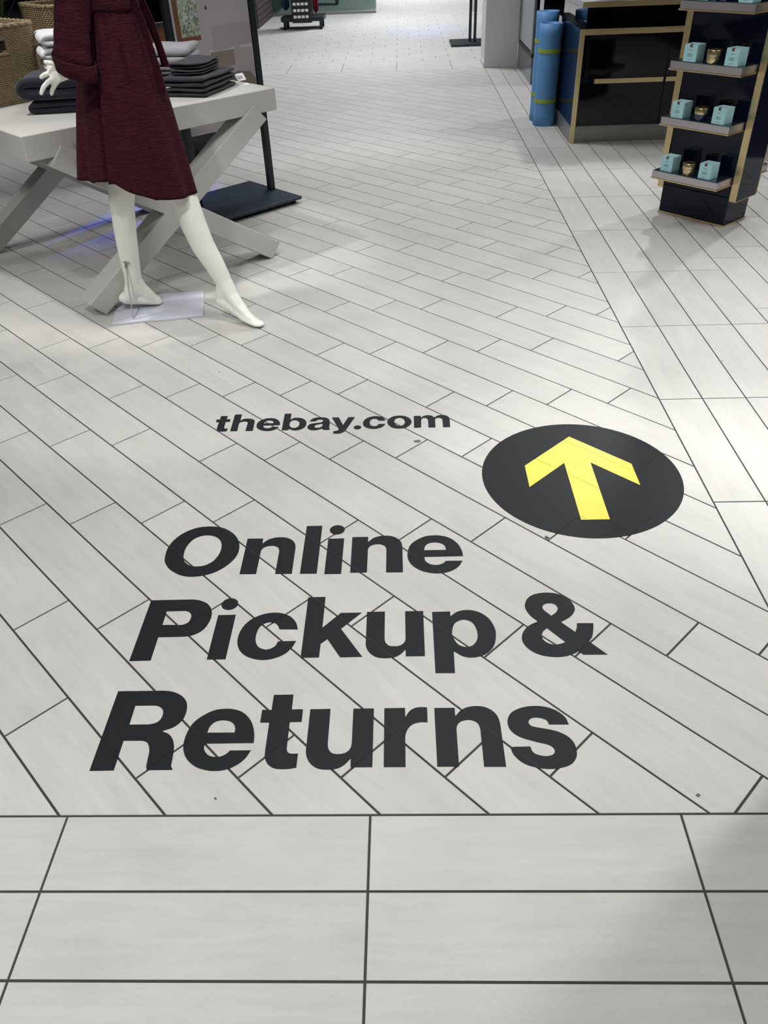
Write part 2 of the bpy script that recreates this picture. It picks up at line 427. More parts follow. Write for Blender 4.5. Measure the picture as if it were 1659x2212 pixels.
# ------------------------------------------------------------------ vinyl lettering on the floor
from mathutils.geometry import tessellate_polygon
near_tiles = [t[5] for t in tiles if t[0] < 1.6 and t[0] > -1.2 and -.2 < t[1] < 2.4]
def film(tris, name, m, parent, lift=.0004):
    """vinyl film: lies on the tiles and dips into the joints"""
    v = []; f = []
    def face(p, z):
        k = len(v); v.extend((x, y, z) for x, y in p); f.append(tuple(range(k, k+len(p))))
    for T in tris:
        a = (T[1][0]-T[0][0])*(T[2][1]-T[0][1])-(T[1][1]-T[0][1])*(T[2][0]-T[0][0])
        if a < 0: T = T[::-1]
        if abs(a) < 1e-9: continue
        face(T, lift-.0007)
        bx0, bx1 = min(p[0] for p in T), max(p[0] for p in T); by0, by1 = min(p[1] for p in T), max(p[1] for p in T)
        for C in near_tiles:
            if min(p[0] for p in C) > bx1 or max(p[0] for p in C) < bx0 or min(p[1] for p in C) > by1 or max(p[1] for p in C) < by0: continue
            ar = sum(C[i][0]*C[(i+1) % len(C)][1]-C[(i+1) % len(C)][0]*C[i][1] for i in range(len(C)))
            D = C if ar > 0 else C[::-1]
            P = list(T)
            for i in range(len(D)):
                p, q = D[i], D[(i+1) % len(D)]
                nx, ny = q[1]-p[1], -(q[0]-p[0])
                P = clip(P, nx, ny, nx*p[0]+ny*p[1])
                if len(P) < 3: break
            if len(P) >= 3 and parea(P) > 1e-9: face(P, lift)
    me = bpy.data.meshes.new(name); me.from_pydata(v, [], f); me.materials.append(m); me.update()
    return link(name, me, parent)
GLYPHS = {
 'R': ["0,-3 0.5,209.6 104.4,210 110.5,209.7 116.7,209.2 122.8,208.4 128.7,207 134.5,205 140.3,202.6 145.7,199.7 150.6,196.6 155,193.3 158.9,189.7 162.3,185.9 165.2,182 167.6,178.2 169.5,174.4 170.9,170.3 172.1,165.8 173.1,160.5 173.8,154.8 174.1,148.9 174,143.3 173.4,138.3 172.5,133.4 171.1,128.7 169.1,124.1 166.4,119.6 163.1,115.1 159.3,110.9 154.8,107.1 149.6,104.1 143.5,101.7 137.3,99.3 131.6,96.6 135.1,95 138.9,93.6 142.6,92.2 146.1,90.3 149.2,87.9 152.3,85.2 155.1,82.2 157.7,78.8 160.1,74.9 162.3,70.5 164.2,65.9 165.8,61.4 167,57.2 167.8,53.1 168.4,48.8 169,44.4 169.6,39.5 170.1,34.4 170.6,29.2 171,24.2 171.3,19.5 171.4,14.9 171.7,10.4 172.8,6.2 176.4,1.2 176.8,-1.7 122.6,-2 121.7,0.5 120.8,2.4 119.8,4.4 119,7.3 118.5,11.4 118.1,16.2 117.7,21.3 117.3,26.3 117.1,31 116.9,35.7 116.6,40.4 115.9,44.7 114.9,49 113.6,53 112.1,56.8 110.5,60.1 108.9,62.9 107.2,65.2 105.3,67.2 103.1,68.8 100.6,70.1 97.8,70.9 94.9,71.6 91.9,72 52.2,72.2 52.1,-2.3",
  "52.7,167 96.2,167.3 99.6,166.8 103.1,166.1 106.4,165 109.5,163.6 112.3,161.7 115,159.5 117.3,156.9 119.2,154.1 120.5,150.9 121.4,147.4 122,143.7 122.1,140.1 121.8,136.6 121.1,132.9 120,129.4 118.6,126.4 116.9,124 115,121.9 112.7,120.2 109.9,118.7 106.5,117.4 102.5,116.5 98.3,115.7 94.2,115.2 53.1,115.2"],
 'e': ["153.9,64.2 153.4,69.5 153.2,74.4 152.9,79.5 152.2,85 150.8,91.4 149.1,98.4 147,105.4 144.5,112 141.6,118.1 138.2,123.9 134.5,129.4 130.6,134.3 126.6,138.6 122.3,142.4 117.9,145.6 113.4,148.5 108.7,150.8 104,152.6 99.2,154 94.5,155.2 90,156.1 85.8,156.7 81.3,157 76.4,156.9 70.7,156.5 64.6,155.9 58.3,154.8 52.1,153 46,150.3 39.8,146.8 33.9,142.8 28.3,138.5 23,133.8 18,128.7 13.5,123.2 9.7,117.4 6.7,111 4.5,104.2 2.8,97.2 1.5,90.4 0.5,83.6 0.1,76.9 0,70.3 0.3,64 1.1,58.1 2.2,52.6 3.7,47.3 5.7,42.1 8,36.9 10.8,32 14.1,27.1 17.9,22.5 22.3,18 27.4,13.6 32.8,9.5 38.1,6.1 43.4,3.3 48.9,1.1 54.4,-0.7 59.7,-2.2 64.8,-3.4 69.8,-4.3 74.8,-4.8 80.2,-4.9 86,-4.8 92.2,-4.3 98.5,-3.4 104.4,-1.9 110.1,0.2 115.6,2.9 120.9,6 125.8,9.3 130.2,12.9 134.4,16.8 138.1,21.1 141.5,25.5 144.3,30.4 146.5,35.6 148.6,40.9 151,45.9 105.3,45.7 103.4,43.4 101.6,41 99.8,38.6 97.6,36.5 95.2,34.7 92.5,33.1 89.7,31.8 86.9,30.7 84.1,30.1 81.2,29.7 78.2,29.7 75.3,29.9 72.2,30.2 69,30.7 65.9,31.6 62.9,32.9 60.1,34.6 57.4,36.8 54.9,39.2 52.7,41.7 50.9,44.3 49.5,47.1 48.3,49.9 47.5,52.6 47.1,55.3 47.1,57.9 47.3,60.6 47.1,63.2",
  "46.6,92.1 47.5,96.2 48.1,100.5 48.7,104.8 50,108.6 51.9,112.2 54.2,115.5 56.9,118.4 59.9,120.7 63.3,122.4 67.1,123.6 71.1,124.3 75,124.6 79.1,124.5 83.4,124 87.6,123.2 91.3,121.9 94.6,120.3 97.6,118.2 100.2,115.8 102.4,113.4 104.1,110.9 105.2,108.3 106.1,105.6 106.8,102.9 107.2,100.2 107.3,97.5 107.3,94.7 107.6,92"],
 't': ["21.2,195 66.5,195.5 67.3,153.4 92.6,153.6 92.9,118.8 66.4,118.4 67.5,51.3 67.8,48.7 68.2,46 68.9,43.5 70,41.4 71.4,39.8 73.2,38.5 75.4,37.6 78,36.9 81.4,36.6 85.4,36.7 89.5,36.8 93.2,36.8 93.1,1.9 89.2,1.2 85.2,0.4 81.3,-0.3 77.3,-0.9 73.2,-1.2 69.1,-1.4 65,-1.5 60.8,-1.3 56.6,-1 52.2,-0.6 48,0.2 44,1.6 40.1,3.7 36.4,6.3 33,9.4 30.1,12.7 27.7,16.4 25.7,20.4 24.1,24.7 22.8,29.1 22,33.8 21.6,38.7 21.5,43.7 21.3,48.7 20.6,117.5 0.2,117.7 0,152.8 21.3,152.6"],
 'u': ["0,153.4 45.8,154.1 46.2,62.2 46.5,58.7 46.9,55.1 47.6,51.6 48.6,48.4 50.1,45.4 51.9,42.5 54.1,39.9 56.6,37.9 59.6,36.5 63,35.6 66.6,35.2 70.2,35.1 73.8,35.2 77.5,35.6 81.1,36.4 84.4,37.7 87.4,39.4 90.2,41.6 92.6,44.1 94.6,47 96,50.3 97,54.1 97.6,58 98,61.8 97.3,154.3 143.6,154.3 144.2,2.2 98.3,2.1 97.6,23.7 95,20.5 92.7,17.2 90.3,13.9 87.6,10.9 84.5,8 81.1,5.2 77.6,2.8 74.1,0.8 70.7,-0.5 67.3,-1.4 63.8,-2 60.2,-2.5 56.4,-2.9 52.5,-3.2 48.4,-3.2 44.4,-3 40.4,-2.7 36.3,-2.1 32.2,-1.3 28.3,0.1 24.6,2.1 20.8,4.5 17.3,7.3 14.2,10.3 11.4,13.6 8.9,17.3 6.7,21 4.9,24.7 3.4,28.4 2.3,32 1.4,35.7 0.8,39.3 0.4,43 0.3,46.7 0.3,50.4 0.3,54.1"],
 'r': ["0,154.7 46.5,155 46.9,130.2 49.3,134.1 51.6,138.4 53.9,142.6 56.4,146.1 59,148.8 61.8,150.9 64.7,152.6 67.7,154.1 70.9,155.2 74.1,156.1 77.5,156.6 80.9,156.9 84.6,157 88.4,156.6 92.2,156.3 95.9,156.1 96.1,115.1 91.7,115 87.1,115.4 82.6,115.6 78.2,115.2 73.8,114.2 69.4,112.8 65.2,111 61.5,108.7 58.4,106 55.7,102.8 53.3,99.3 51.3,95.5 49.6,91.5 48.3,87.1 47.3,82.6 46.6,78.1 46.9,2.1 1,2.2"],
 'n': ["0,154.2 45.5,154.2 45.9,131.6 49.2,135.4 52.2,139.5 55.4,143.6 58.8,147 62.6,149.9 66.6,152.3 70.9,154.4 75.3,156 79.9,157.3 84.8,158.1 89.7,158.6 94.6,158.7 99.4,158.5 104.2,158 108.9,157.1 113.4,155.6 117.7,153.6 121.9,151.1 125.9,148.2 129.4,145 132.4,141.6 135.2,137.9 137.5,133.9 139.4,129.4 140.9,124.5 141.9,119 142.6,113.4 143.1,107.8 144.5,1.3 98.6,1.6 98.4,95.7 97.9,99.4 97.1,103 96.2,106.5 94.9,109.5 93.4,112 91.6,114 89.6,115.7 87.2,117.2 84.5,118.5 81.4,119.5 78.2,120.3 74.9,120.6 71.5,120.5 67.9,120 64.4,119.2 61.2,118.2 58.4,116.9 55.8,115.3 53.4,113.4 51.4,111.2 49.7,108.5 48.4,105.3 47.3,102 46.5,98.7 46.6,2.4 1.1,2.4"],
 's': ["134.1,106.5 132.8,111.2 132.1,116 131.3,120.8 129.4,125.5 126.4,130.3 122.6,135.1 118.2,139.6 113.6,143.6 108.7,147 103.4,149.9 97.9,152.3 92.1,154.3 86.2,155.8 80.1,156.9 73.8,157.5 67.3,157.7 60.5,157.4 53.3,156.8 46.2,155.7 39.4,154 32.7,151.7 26.1,148.8 20,145.5 14.8,142 10.9,138.2 7.8,134.1 5.4,129.8 3.6,125.4 2.2,120.8 1.4,116 1.2,111.1 1.5,106.4 2.2,101.9 3.4,97.4 5.2,93.1 7.8,89 11.1,85 15.2,81.1 20,77.5 25.5,74.1 32,71 39.6,68 47.3,65.4 54.4,63 60.9,61 67.2,59.2 72.9,57.7 77.7,56.1 81.5,54.5 84.4,53 86.8,51.4 88.8,49.6 90.5,47.4 91.8,45 92.7,42.5 92.9,40.1 92.5,37.6 91.5,35.1 90,32.7 87.9,30.7 84.9,29.2 81.3,28 77.3,27.2 73.4,26.9 69.5,27 65.4,27.6 61.5,28.6 57.9,29.8 54.7,31.1 51.7,32.6 49.1,34.5 46.9,36.9 45.4,40 44.4,43.8 43.6,47.6 42.4,51.1 0,50.2 1.2,45.8 1.9,41.4 2.8,37 4.4,32.5 7,27.7 10.3,22.8 14,18 18.1,13.9 22.5,10.4 27.2,7.3 32.4,4.7 38.3,2.3 45.2,0.1 53,-1.8 61,-3.3 68.8,-4.2 76.4,-4.5 84.1,-4.1 91.5,-3.3 98.4,-2.2 104.9,-0.7 110.9,1.2 116.5,3.5 121.4,6.3 125.7,9.7 129.4,13.7 132.5,17.9 135,22.3 136.8,26.7 138,31.4 138.6,36.2 138.9,40.9 139,45.7 138.7,50.5 138,55.3 136.7,59.9 134.7,64.4 132.2,68.8 129.1,73.1 125.4,76.9 121.1,80.5 116.1,83.8 110.7,86.7 105.1,89.4 99,91.6 92.5,93.4 85.9,95 79.5,96.5 73.1,98 66.5,99.4 60.4,100.8 55.7,102.2 52.5,103.7 50.5,105.2 49.2,106.8 48.2,108.5 47.5,110.3 47.1,112.2 47.2,114.2 47.8,116.1 48.8,118.1 50.2,120.2 52.1,122.2 54.4,123.6 57.1,124.6 60.3,125.3 63.7,125.6 67.1,125.6 70.7,125.2 74.5,124.4 78.1,123.3 81.2,122.1 83.6,120.8 85.6,119.3 87.2,117.6 88.5,115.7 89.4,113.7 89.9,111.4 90.3,109.1 90.9,106.9"],
 'P': ["0,-4.4 0.8,205.9 109,207.3 115.1,206.6 121.2,205.7 127.2,204.4 133.1,202.3 139.2,199.7 145.2,196.4 151,192.5 156.1,187.8 160.6,182.2 164.5,175.9 167.8,168.9 170.3,161.6 171.9,153.8 172.7,145.5 172.7,136.9 171.8,128.5 170.1,120.1 167.5,111.6 164.2,103.5 160.1,96.5 155.1,90.6 149.2,85.6 142.9,81.5 136.3,78.3 129.3,76.1 122,75 114.5,74.4 107,73.9 52.3,73.3 52.4,-3",
  "52.2,164 100.9,164.8 104.3,163.9 107.7,162.6 110.9,160.9 113.6,158.7 115.9,155.9 117.9,152.6 119.3,148.9 120.2,144.9 120.5,140.2 120.2,134.9 119.4,129.8 117.9,125.6 115.6,122.3 112.6,119.7 109.3,117.7 105.9,116.2 102.6,115.4 99.2,115.2 95.7,115.2 92.2,115.3 52.4,115.9"],
 'i': ["0.4,148.4 45.9,149.2 45.8,-1.6 0,-1.7",
  "45.3,188.2 44.9,192.5 43.7,196.6 41.7,200.3 39,203.6 35.7,206.3 31.9,208.3 27.8,209.6 23.6,210 19.3,209.6 15.2,208.3 11.5,206.3 8.2,203.6 5.5,200.3 3.5,196.6 2.2,192.5 1.8,188.2 2.2,184 3.5,179.9 5.5,176.1 8.2,172.8 11.5,170.1 15.2,168.1 19.3,166.9 23.6,166.5 27.8,166.9 31.9,168.1 35.7,170.1 39,172.8 41.7,176.1 43.7,179.9 44.9,184"],
 'c': ["147.6,94.6 145.6,100.8 144.2,107 142.6,113.2 140.1,119.2 136.3,125.4 131.8,131.7 126.6,137.6 120.9,142.6 114.3,146.7 107,150.1 99.3,152.8 91.4,154.4 83.3,155 74.9,154.7 66.4,153.5 58.1,151.4 49.9,148.5 41.7,144.7 33.9,140 26.9,134.5 20.8,128.1 15.2,120.8 10.4,112.8 6.6,104.3 3.6,95.1 1.5,85.2 0.2,75.1 0,65.5 0.8,56.4 2.7,47.4 5.4,38.9 8.9,31.2 13.1,24.4 18,18.3 23.7,12.8 29.9,8.1 37,4.1 44.9,0.7 53,-1.9 60.8,-3.7 68.2,-4.7 75.3,-5 82.5,-4.4 89.7,-3.1 97.4,-0.8 105.4,2.3 113,6.1 119.8,10.4 125.5,15.4 130.5,21.1 134.8,27.1 138.5,33 141.3,38.7 143.2,44.5 145,50.3 147.3,56.1 102.3,55.3 101,51.7 100.1,47.8 99,44 97.4,40.7 94.9,37.7 91.8,34.9 88.5,32.6 85.3,30.9 82.1,29.7 78.9,28.9 75.6,28.8 72.1,29.3 68.2,30.5 63.9,32.2 59.8,34.7 56.2,37.7 53.2,41.4 50.6,45.8 48.5,50.6 46.8,55.8 45.6,61.3 44.8,67.2 44.5,73.3 44.7,79.5 45.4,86.2 46.6,93.2 48.3,99.9 50.6,105.5 53.6,110 57.3,113.6 61.3,116.5 65.4,118.5 69.5,119.8 73.8,120.4 78,120.2 81.9,119.4 85.4,118 88.6,116 91.5,113.4 94.1,110.5 96.2,107.1 97.9,103.1 99.6,99.1 101.5,95.4"],
 'k': ["0,210 45.5,210.5 45.6,100 89.3,151.3 143.4,151.3 92.7,95 149.7,1.9 96.1,1 61.1,60.7 45.6,45.1 45.2,1.3 0.6,0.7"],
 'p': ["0,150.5 46,151.5 45.8,135 50.4,138.8 54.6,143 58.9,147.1 63.8,150.3 69.7,152.8 76.2,154.7 82.9,155.9 89.7,156.2 96.7,155.6 104,154.1 111.1,151.8 117.9,148.5 124.3,144.2 130.6,138.9 136.3,132.8 141.3,126 145.5,118 149,109.1 151.8,99.9 153.7,91.1 154.6,82.9 154.7,74.9 154.1,67.1 153.1,59.5 151.9,52 150.2,44.7 148,37.6 144.9,30.9 140.9,24.3 136,17.8 130.5,11.9 124.7,7 118.2,3.1 111.1,-0.1 103.9,-2.3 96.8,-3.7 90,-4.1 83.1,-3.6 76.5,-2.3 70.1,-0.2 64.3,3.1 58.9,7.5 53.5,12.2 47.9,16.1 47.2,-51.1 1.4,-50.9",
  "47.5,82.1 48.6,88.8 50.2,96.5 52.6,103.9 55.9,109.9 60.4,114.5 66.1,118.2 72.2,120.7 77.9,121.7 83.6,121.1 89.4,119 94.8,115.7 99.2,111.4 102.7,105.6 105.4,98.4 107.3,90.7 108.7,83.3 109.4,76.3 109.4,69.2 108.8,62.4 107.5,56.1 105.3,50.1 102.4,44.5 99,39.5 95.2,35.7 91,33 86.3,31.3 81.4,30.5 76.7,30.6 72,31.7 67.3,33.7 62.9,36.6 59,40.3 55.8,45.2 53,51.1 50.7,57.4 48.9,63.2 47.7,68 47.1,72.4 47,76.9"],
 '&': ["46.1,112.6 42.4,117.7 38.2,122.6 34.2,127.6 30.8,132.8 27.9,138.4 25.5,144.3 23.5,150.2 22.1,155.8 21.4,160.7 21.1,165.2 21.5,169.7 22.5,174.6 24.1,180.1 26.4,186 29.3,191.8 32.9,196.9 37.2,201.3 42.1,205.2 47.7,208.6 53.8,211.3 60.6,213.4 68.1,214.9 75.7,215.8 83,216.1 89.9,215.8 96.6,214.9 103.1,213.5 109.3,211.4 115.2,208.7 120.8,205.3 126.1,201.5 130.7,197.4 134.6,193 138,188.3 140.8,183.2 143.1,178 144.7,172.3 145.8,166.3 146.3,160.3 146,154.7 144.8,149.7 142.8,145 140.2,140.6 137.4,136.4 134.2,132.4 130.6,128.6 126.7,125 122.6,121.6 118.1,118.4 113.3,115.5 108.5,112.6 103.8,109.6 133.3,75.7 134.7,79.2 136.3,82.7 137.8,86.1 139.1,89.7 140,93.5 140.8,97.5 141.5,101.5 142.3,105.4 183.1,104.7 181.9,99.2 180.9,93.8 179.8,88.4 178.5,82.9 177.1,77.2 175.6,71.3 173.8,65.7 171.8,60.4 169.4,55.9 166.6,51.8 163.8,47.8 161.1,43.5 196.9,1.1 139.4,1.5 129.7,12.3 126.9,10.6 124.7,9 122.4,7.4 119,5.6 114.5,3.5 109.2,1.1 103.4,-1.1 97.2,-2.8 90.8,-4 83.9,-4.8 76.7,-5.2 69.3,-4.9 61.6,-4.1 53.6,-2.7 45.7,-0.7 38.3,1.9 31.6,5.2 25.2,9.3 19.4,13.8 14.3,18.8 9.9,24.3 6.2,30.3 3.2,36.6 1.1,42.8 0.1,48.9 0,55.1 0.7,61.2 1.9,67.1 3.8,72.8 6.5,78.4 9.6,83.7 12.9,88.6 16.4,92.8 20.2,96.5 24.2,99.9 28.4,103 32.7,105.7 37.2,107.9 41.7,110.1",
  "83,132.3 79.5,136.8 75.5,141.7 71.7,146.4 68.7,150.6 66.9,153.9 65.8,156.6 65.2,159.1 65.2,161.6 65.7,164.3 66.8,167 68.3,169.4 70.2,171.5 72.6,173.2 75.5,174.6 78.6,175.6 81.8,176.2 85.3,176.2 89,175.8 92.5,175 95.5,173.7 97.9,171.9 100,169.6 101.5,167 102.6,164.3 103.1,161.4 103.2,158.4 102.7,155.3 101.8,152.2 100.3,149.1 98.2,146 95.8,143 93.4,140.4 90.9,138.1 88.3,136.2 85.6,134.4",
  "65.8,89.2 103.3,42.5 100.1,41.2 97,39.7 93.9,38.2 90.6,37.1 87,36.2 83.2,35.6 79.3,35.2 75.6,35.3 71.9,35.8 68.2,36.7 64.7,38.1 61.5,39.9 58.5,42.4 55.7,45.4 53.2,48.7 51.4,52.1 50.3,55.5 49.8,59.2 49.8,62.8 50.2,66.3 51.1,69.8 52.5,73.3 54.2,76.6 56.1,79.6 58.3,82.2 60.9,84.5 63.5,86.7"],
 'O': ["2.9,72.2 1.5,83.3 0.3,96.7 0,110.9 1.4,124.5 4.6,137.4 9.3,150.3 15.3,162.6 22.2,173.6 30.3,183.2 39.6,191.9 49.6,199.3 59.8,205.1 70.1,209.2 80.9,211.8 91.8,213.1 102.7,213.4 113.7,212.9 124.7,211.5 135.6,208.7 146.1,204.4 156.4,198.2 166.5,190.3 176,181.4 184.1,172 190.9,162 196.6,151.3 201.1,140.1 204.4,128.7 206.4,116.8 207.3,104.6 206.9,92.3 205.1,80.6 201.7,69.5 196.7,58.6 190.7,48.3 184.1,38.8 176.9,30.1 168.8,22 160.1,14.7 150.7,8.6 140.3,3.7 128.9,-0.2 117.4,-3 106.4,-4.6 96,-5.1 86,-4.5 76.2,-2.7 66.6,0.2 57,4.6 47.4,10.5 38.5,17 30.8,23.4 24.5,29.6 19.3,36.1 15,42.5 11.3,48.7 8.3,54.1 6,58.8 4.2,64.4",
  "54.6,77.5 53.4,85.5 52.5,95 52.2,104.9 52.8,114.5 54.4,123.8 57,133.3 60.2,142.2 64,149.8 68.5,156 73.6,161.1 79.2,165.2 85.1,168.4 91.2,170.6 97.7,171.8 104.3,172.1 110.9,171.4 117.6,169.8 124.4,167.2 130.9,163.7 136.6,159.4 141.4,154.3 145.5,148.3 149,141.6 151.7,134.3 153.6,126.2 154.8,117.2 155.3,108 154.9,99 153.7,90.1 151.6,81 148.9,72.4 145.6,64.9 141.8,58.4 137.3,52.8 132.3,48.1 127.1,44.2 121.5,41.2 115.5,39.1 109.3,37.8 103.3,37.2 97.2,37.3 91.2,38.1 85.3,39.6 79.8,41.9 74.8,45.1 70,49.1 65.8,53.6 62.2,58.2 59.5,62.4 57.4,66.6 55.8,71.4"],
 'l': ["0,208.1 45.7,208.4 46.4,0.8 0.4,0.9"],
 'h': ["0,114.2 25.8,114.2 26.5,70.8 28.2,72.9 29.7,75.1 31.3,77.3 33.2,79.2 35.4,80.7 37.8,82.1 40.5,83.2 43.2,83.9 46.2,84.3 49.4,84.2 52.6,83.9 55.9,83.4 59.3,82.9 62.8,82.1 66.1,81.1 69.1,79.5 71.7,77.3 74,74.7 76,71.7 77.6,68.2 78.6,64.1 79.1,59.6 79.4,54.8 79.7,50.1 81,-0 55.5,-0 55.4,49.3 55.2,52 54.9,54.8 54.3,57.4 53.3,59.6 51.6,61.2 49.5,62.5 47,63.5 44.6,64 42,64 39.3,63.6 36.6,62.9 34.1,62 32,61 30,59.7 28.3,58.2 27,56.5 26.1,54.4 25.5,52 25.2,49.5 25,47.1 26.8,0.4 1.8,0.3"],
 'b': ["0,112.5 24,113.1 25.4,71.5 28.1,74 30.5,76.9 32.9,79.7 35.8,81.8 39.4,82.9 43.3,83.5 47.5,83.5 51.6,83.1 55.8,82.2 60.1,81 64.3,79.1 68.2,76.7 71.8,73.5 75.2,69.6 78.2,65.4 80.6,61 82.3,56.5 83.4,51.8 84,47 84.3,42.1 84.5,37 84.3,31.7 83.6,26.5 82.4,21.7 80.4,17.2 77.7,12.8 74.6,8.9 71.3,5.5 67.5,2.8 63.2,0.5 58.8,-1.2 54.6,-2.2 50.5,-2.5 46.4,-2 42.5,-1.1 38.8,0.2 35.4,1.8 32.4,3.9 29.4,6.1 26.2,8 25.6,-0.1 1.8,0.1",
  "25.3,38.7 25.4,43 25.8,48.2 26.4,53.3 27.6,57.4 29.3,60.4 31.5,62.7 34,64.3 36.6,65.4 39.5,65.8 42.6,65.6 45.8,64.7 48.7,63.4 51.3,61.4 53.8,58.7 56,55.7 57.7,52.5 58.9,49 59.6,45.2 59.9,41.2 59.8,37.4 59.4,33.5 58.7,29.6 57.5,25.9 55.9,22.7 53.6,19.9 50.9,17.5 47.9,15.6 45,14.6 42.1,14.6 39.1,15.5 36.3,17 33.8,18.7 31.7,20.8 29.9,23.3 28.4,26 27.2,28.6 26.3,30.9 25.7,33.1 25.4,35.6"],
 'a': ["3.5,55.6 5.4,59.5 6.9,63.9 8.5,68 10.6,71.6 13.3,74.5 16.5,77 19.9,79 23.7,80.7 27.8,81.8 32.3,82.6 36.9,82.9 41.4,83 45.6,82.9 49.7,82.5 53.7,81.7 57.4,80.5 61,78.8 64.4,76.7 67.5,74.1 70,71.2 71.9,67.8 73.2,63.8 74.2,59.7 75.1,55.9 75.8,52.4 76.3,49.2 76.7,45.9 77,42.7 76.4,9.3 76.6,8.1 76.9,6.9 77.2,5.8 77.7,4.9 78.3,4.4 79.1,4.2 80,4 80.7,3.7 80.6,-1.1 78.3,-1.7 76.3,-2.5 74.2,-3.3 71.5,-3.7 67.8,-3.4 63.5,-2.8 59,-2 54.9,-1.6 52.3,6.6 49.3,4.7 46.4,2.6 43.5,0.6 40.3,-1 36.7,-2.3 32.8,-3.2 28.9,-3.9 25.1,-4.1 21.4,-4 17.8,-3.5 14.4,-2.5 11.2,-1.1 8.3,1.1 5.5,3.8 3.1,6.9 1.4,10.3 0.4,14.2 0,18.5 0.1,22.9 0.9,26.9 2.2,30.6 4.1,34 6.5,37.1 9.5,39.6 13.2,41.4 17.6,42.7 22.2,43.6 26.7,44.6 31.3,45.5 36.1,46.4 40.5,47.2 44.1,48.4 46.9,50 49,51.7 50.5,53.7 51.4,55.7 51.6,57.9 51.1,60.4 50,62.7 48.8,64.5 47.2,65.6 45.2,66.3 42.9,66.6 40.7,66.7 38.3,66.5 35.7,66 33.2,65.2 31,64 29.5,62.2 28.3,59.8 27.2,57.3 25.8,55.1",
  "51.8,38 48.7,37.2 45.5,36.4 42.4,35.7 39.3,34.8 36.2,33.7 33.1,32.4 30.3,31.1 28,29.6 26.4,28 25.4,26.2 24.8,24.3 24.7,22.3 25.2,20.2 26.2,17.8 27.6,15.6 29.3,14 31.5,13 34,12.4 36.7,12.2 39.2,12.6 41.7,13.5 44.3,14.9 46.6,16.6 48.5,18.5 49.8,20.4 50.7,22.5 51.3,24.7 51.7,26.9"],
 'y': ["0,80.3 24.8,80.1 43,27.8 58.5,80 82.8,79.8 54.3,-7.5 52.1,-11.9 49.6,-16.2 46.7,-20.2 43.7,-23.4 40.3,-25.7 36.6,-27.4 32.7,-28.6 28.6,-29.3 24.4,-29.3 20,-28.7 15.6,-27.9 11.3,-27.6 11.7,-11.4 14.1,-11 16.8,-10.8 19.4,-10.5 21.6,-9.9 23.7,-9 25.5,-7.9 27,-6.5 28.1,-4.7 28.6,-2.3 28.7,0.5 28.4,3.4 28,6.3"],
 '.': ["26.5,9.8 26.2,12.3 25.5,14.8 24.3,17.1 22.6,19.1 20.6,20.8 18.3,22 15.8,22.8 13.2,23 10.7,22.8 8.2,22 5.9,20.8 3.9,19.1 2.2,17.1 1,14.8 0.3,12.3 0,9.8 0.3,7.2 1,4.7 2.2,2.4 3.9,0.4 5.9,-1.3 8.2,-2.5 10.7,-3.2 13.2,-3.5 15.8,-3.2 18.3,-2.5 20.6,-1.3 22.6,0.4 24.3,2.4 25.5,4.7 26.2,7.2"],
 'o': ["0,40.4 0.3,45.9 1.2,51.8 2.8,57.6 5.1,63 8.5,67.9 12.7,72.6 17.4,76.7 22.3,79.9 27.4,82 32.9,83.2 38.5,83.7 44,83.7 49.5,83.1 55.2,81.9 60.6,80.1 65.6,77.3 70.3,73.4 74.8,68.5 78.7,63.2 81.7,57.9 83.7,52.9 84.8,47.7 85.3,42.5 85.1,37.1 84.3,31.5 82.8,25.7 80.7,20.1 78,15 74.5,10.4 70.4,6.1 65.7,2.4 60.9,-0.5 55.9,-2.4 50.6,-3.5 45.1,-3.9 39.7,-3.7 34.3,-3 28.7,-1.7 23.3,0.3 18.5,3.1 14.3,7 10.5,11.7 7.2,16.9 4.5,21.8 2.5,26.4 1.1,30.9 0.2,35.5",
  "24.7,43.6 25.1,47.6 25.8,52.1 27.1,56.4 28.9,60 31.5,62.7 34.8,64.9 38.4,66.3 41.8,67 45.2,66.7 48.7,65.6 52,63.7 54.8,61 57.1,57.2 59.2,52.4 60.8,47.1 61.6,42.2 61.6,37.3 60.9,32.4 59.6,27.8 57.8,23.9 55.5,20.5 52.5,17.6 49.2,15.4 46.1,14.2 43.1,14.1 40,15 37,16.7 34.4,18.7 32.1,21.2 30,24.4 28.3,27.9 26.9,31.2 25.8,34.2 25,37.1 24.6,40.2"],
 'm': ["0,79.2 24.9,79.4 25.3,66.9 27.7,69.5 29.8,72.5 31.9,75.4 34.6,77.8 38,79.7 41.9,81.2 45.9,82.3 49.9,82.7 53.8,82.3 57.9,81.2 61.7,79.7 64.9,77.9 67.1,75.5 68.7,72.7 70.2,69.7 72.1,67.1 75.2,70 78.1,73.4 81,76.7 84.4,79.2 88.4,80.8 92.9,81.9 97.5,82.4 101.8,82.3 105.9,81.6 109.8,80.2 113.5,78.3 116.6,75.8 119.3,72.8 121.5,69.1 123.2,65.1 124.5,60.9 125.2,56.5 125.3,51.8 125.2,47 125.1,42.3 124.6,0 99.7,-0.6 99.9,49.4 99,52.4 97.7,55.3 96.1,58 94.4,60 92.5,61.3 90.3,62.1 88.1,62.4 85.9,62.4 83.6,62.1 81.2,61.4 78.9,60.3 77.1,58.6 75.9,56.1 75.1,53 74.5,49.6 74.1,46.3 74.1,-0.5 50,-0.8 49.6,49.3 48.8,52.2 47.6,55.1 46.3,57.7 44.9,59.9 43.5,61.4 42,62.5 40.4,63.2 38.6,63.4 36.4,63.4 34.1,63.1 31.8,62.1 29.9,60.4 28.5,57.7 27.4,54 26.5,50 25.9,46.1 24.7,0.2 0.3,-0.9"],
}

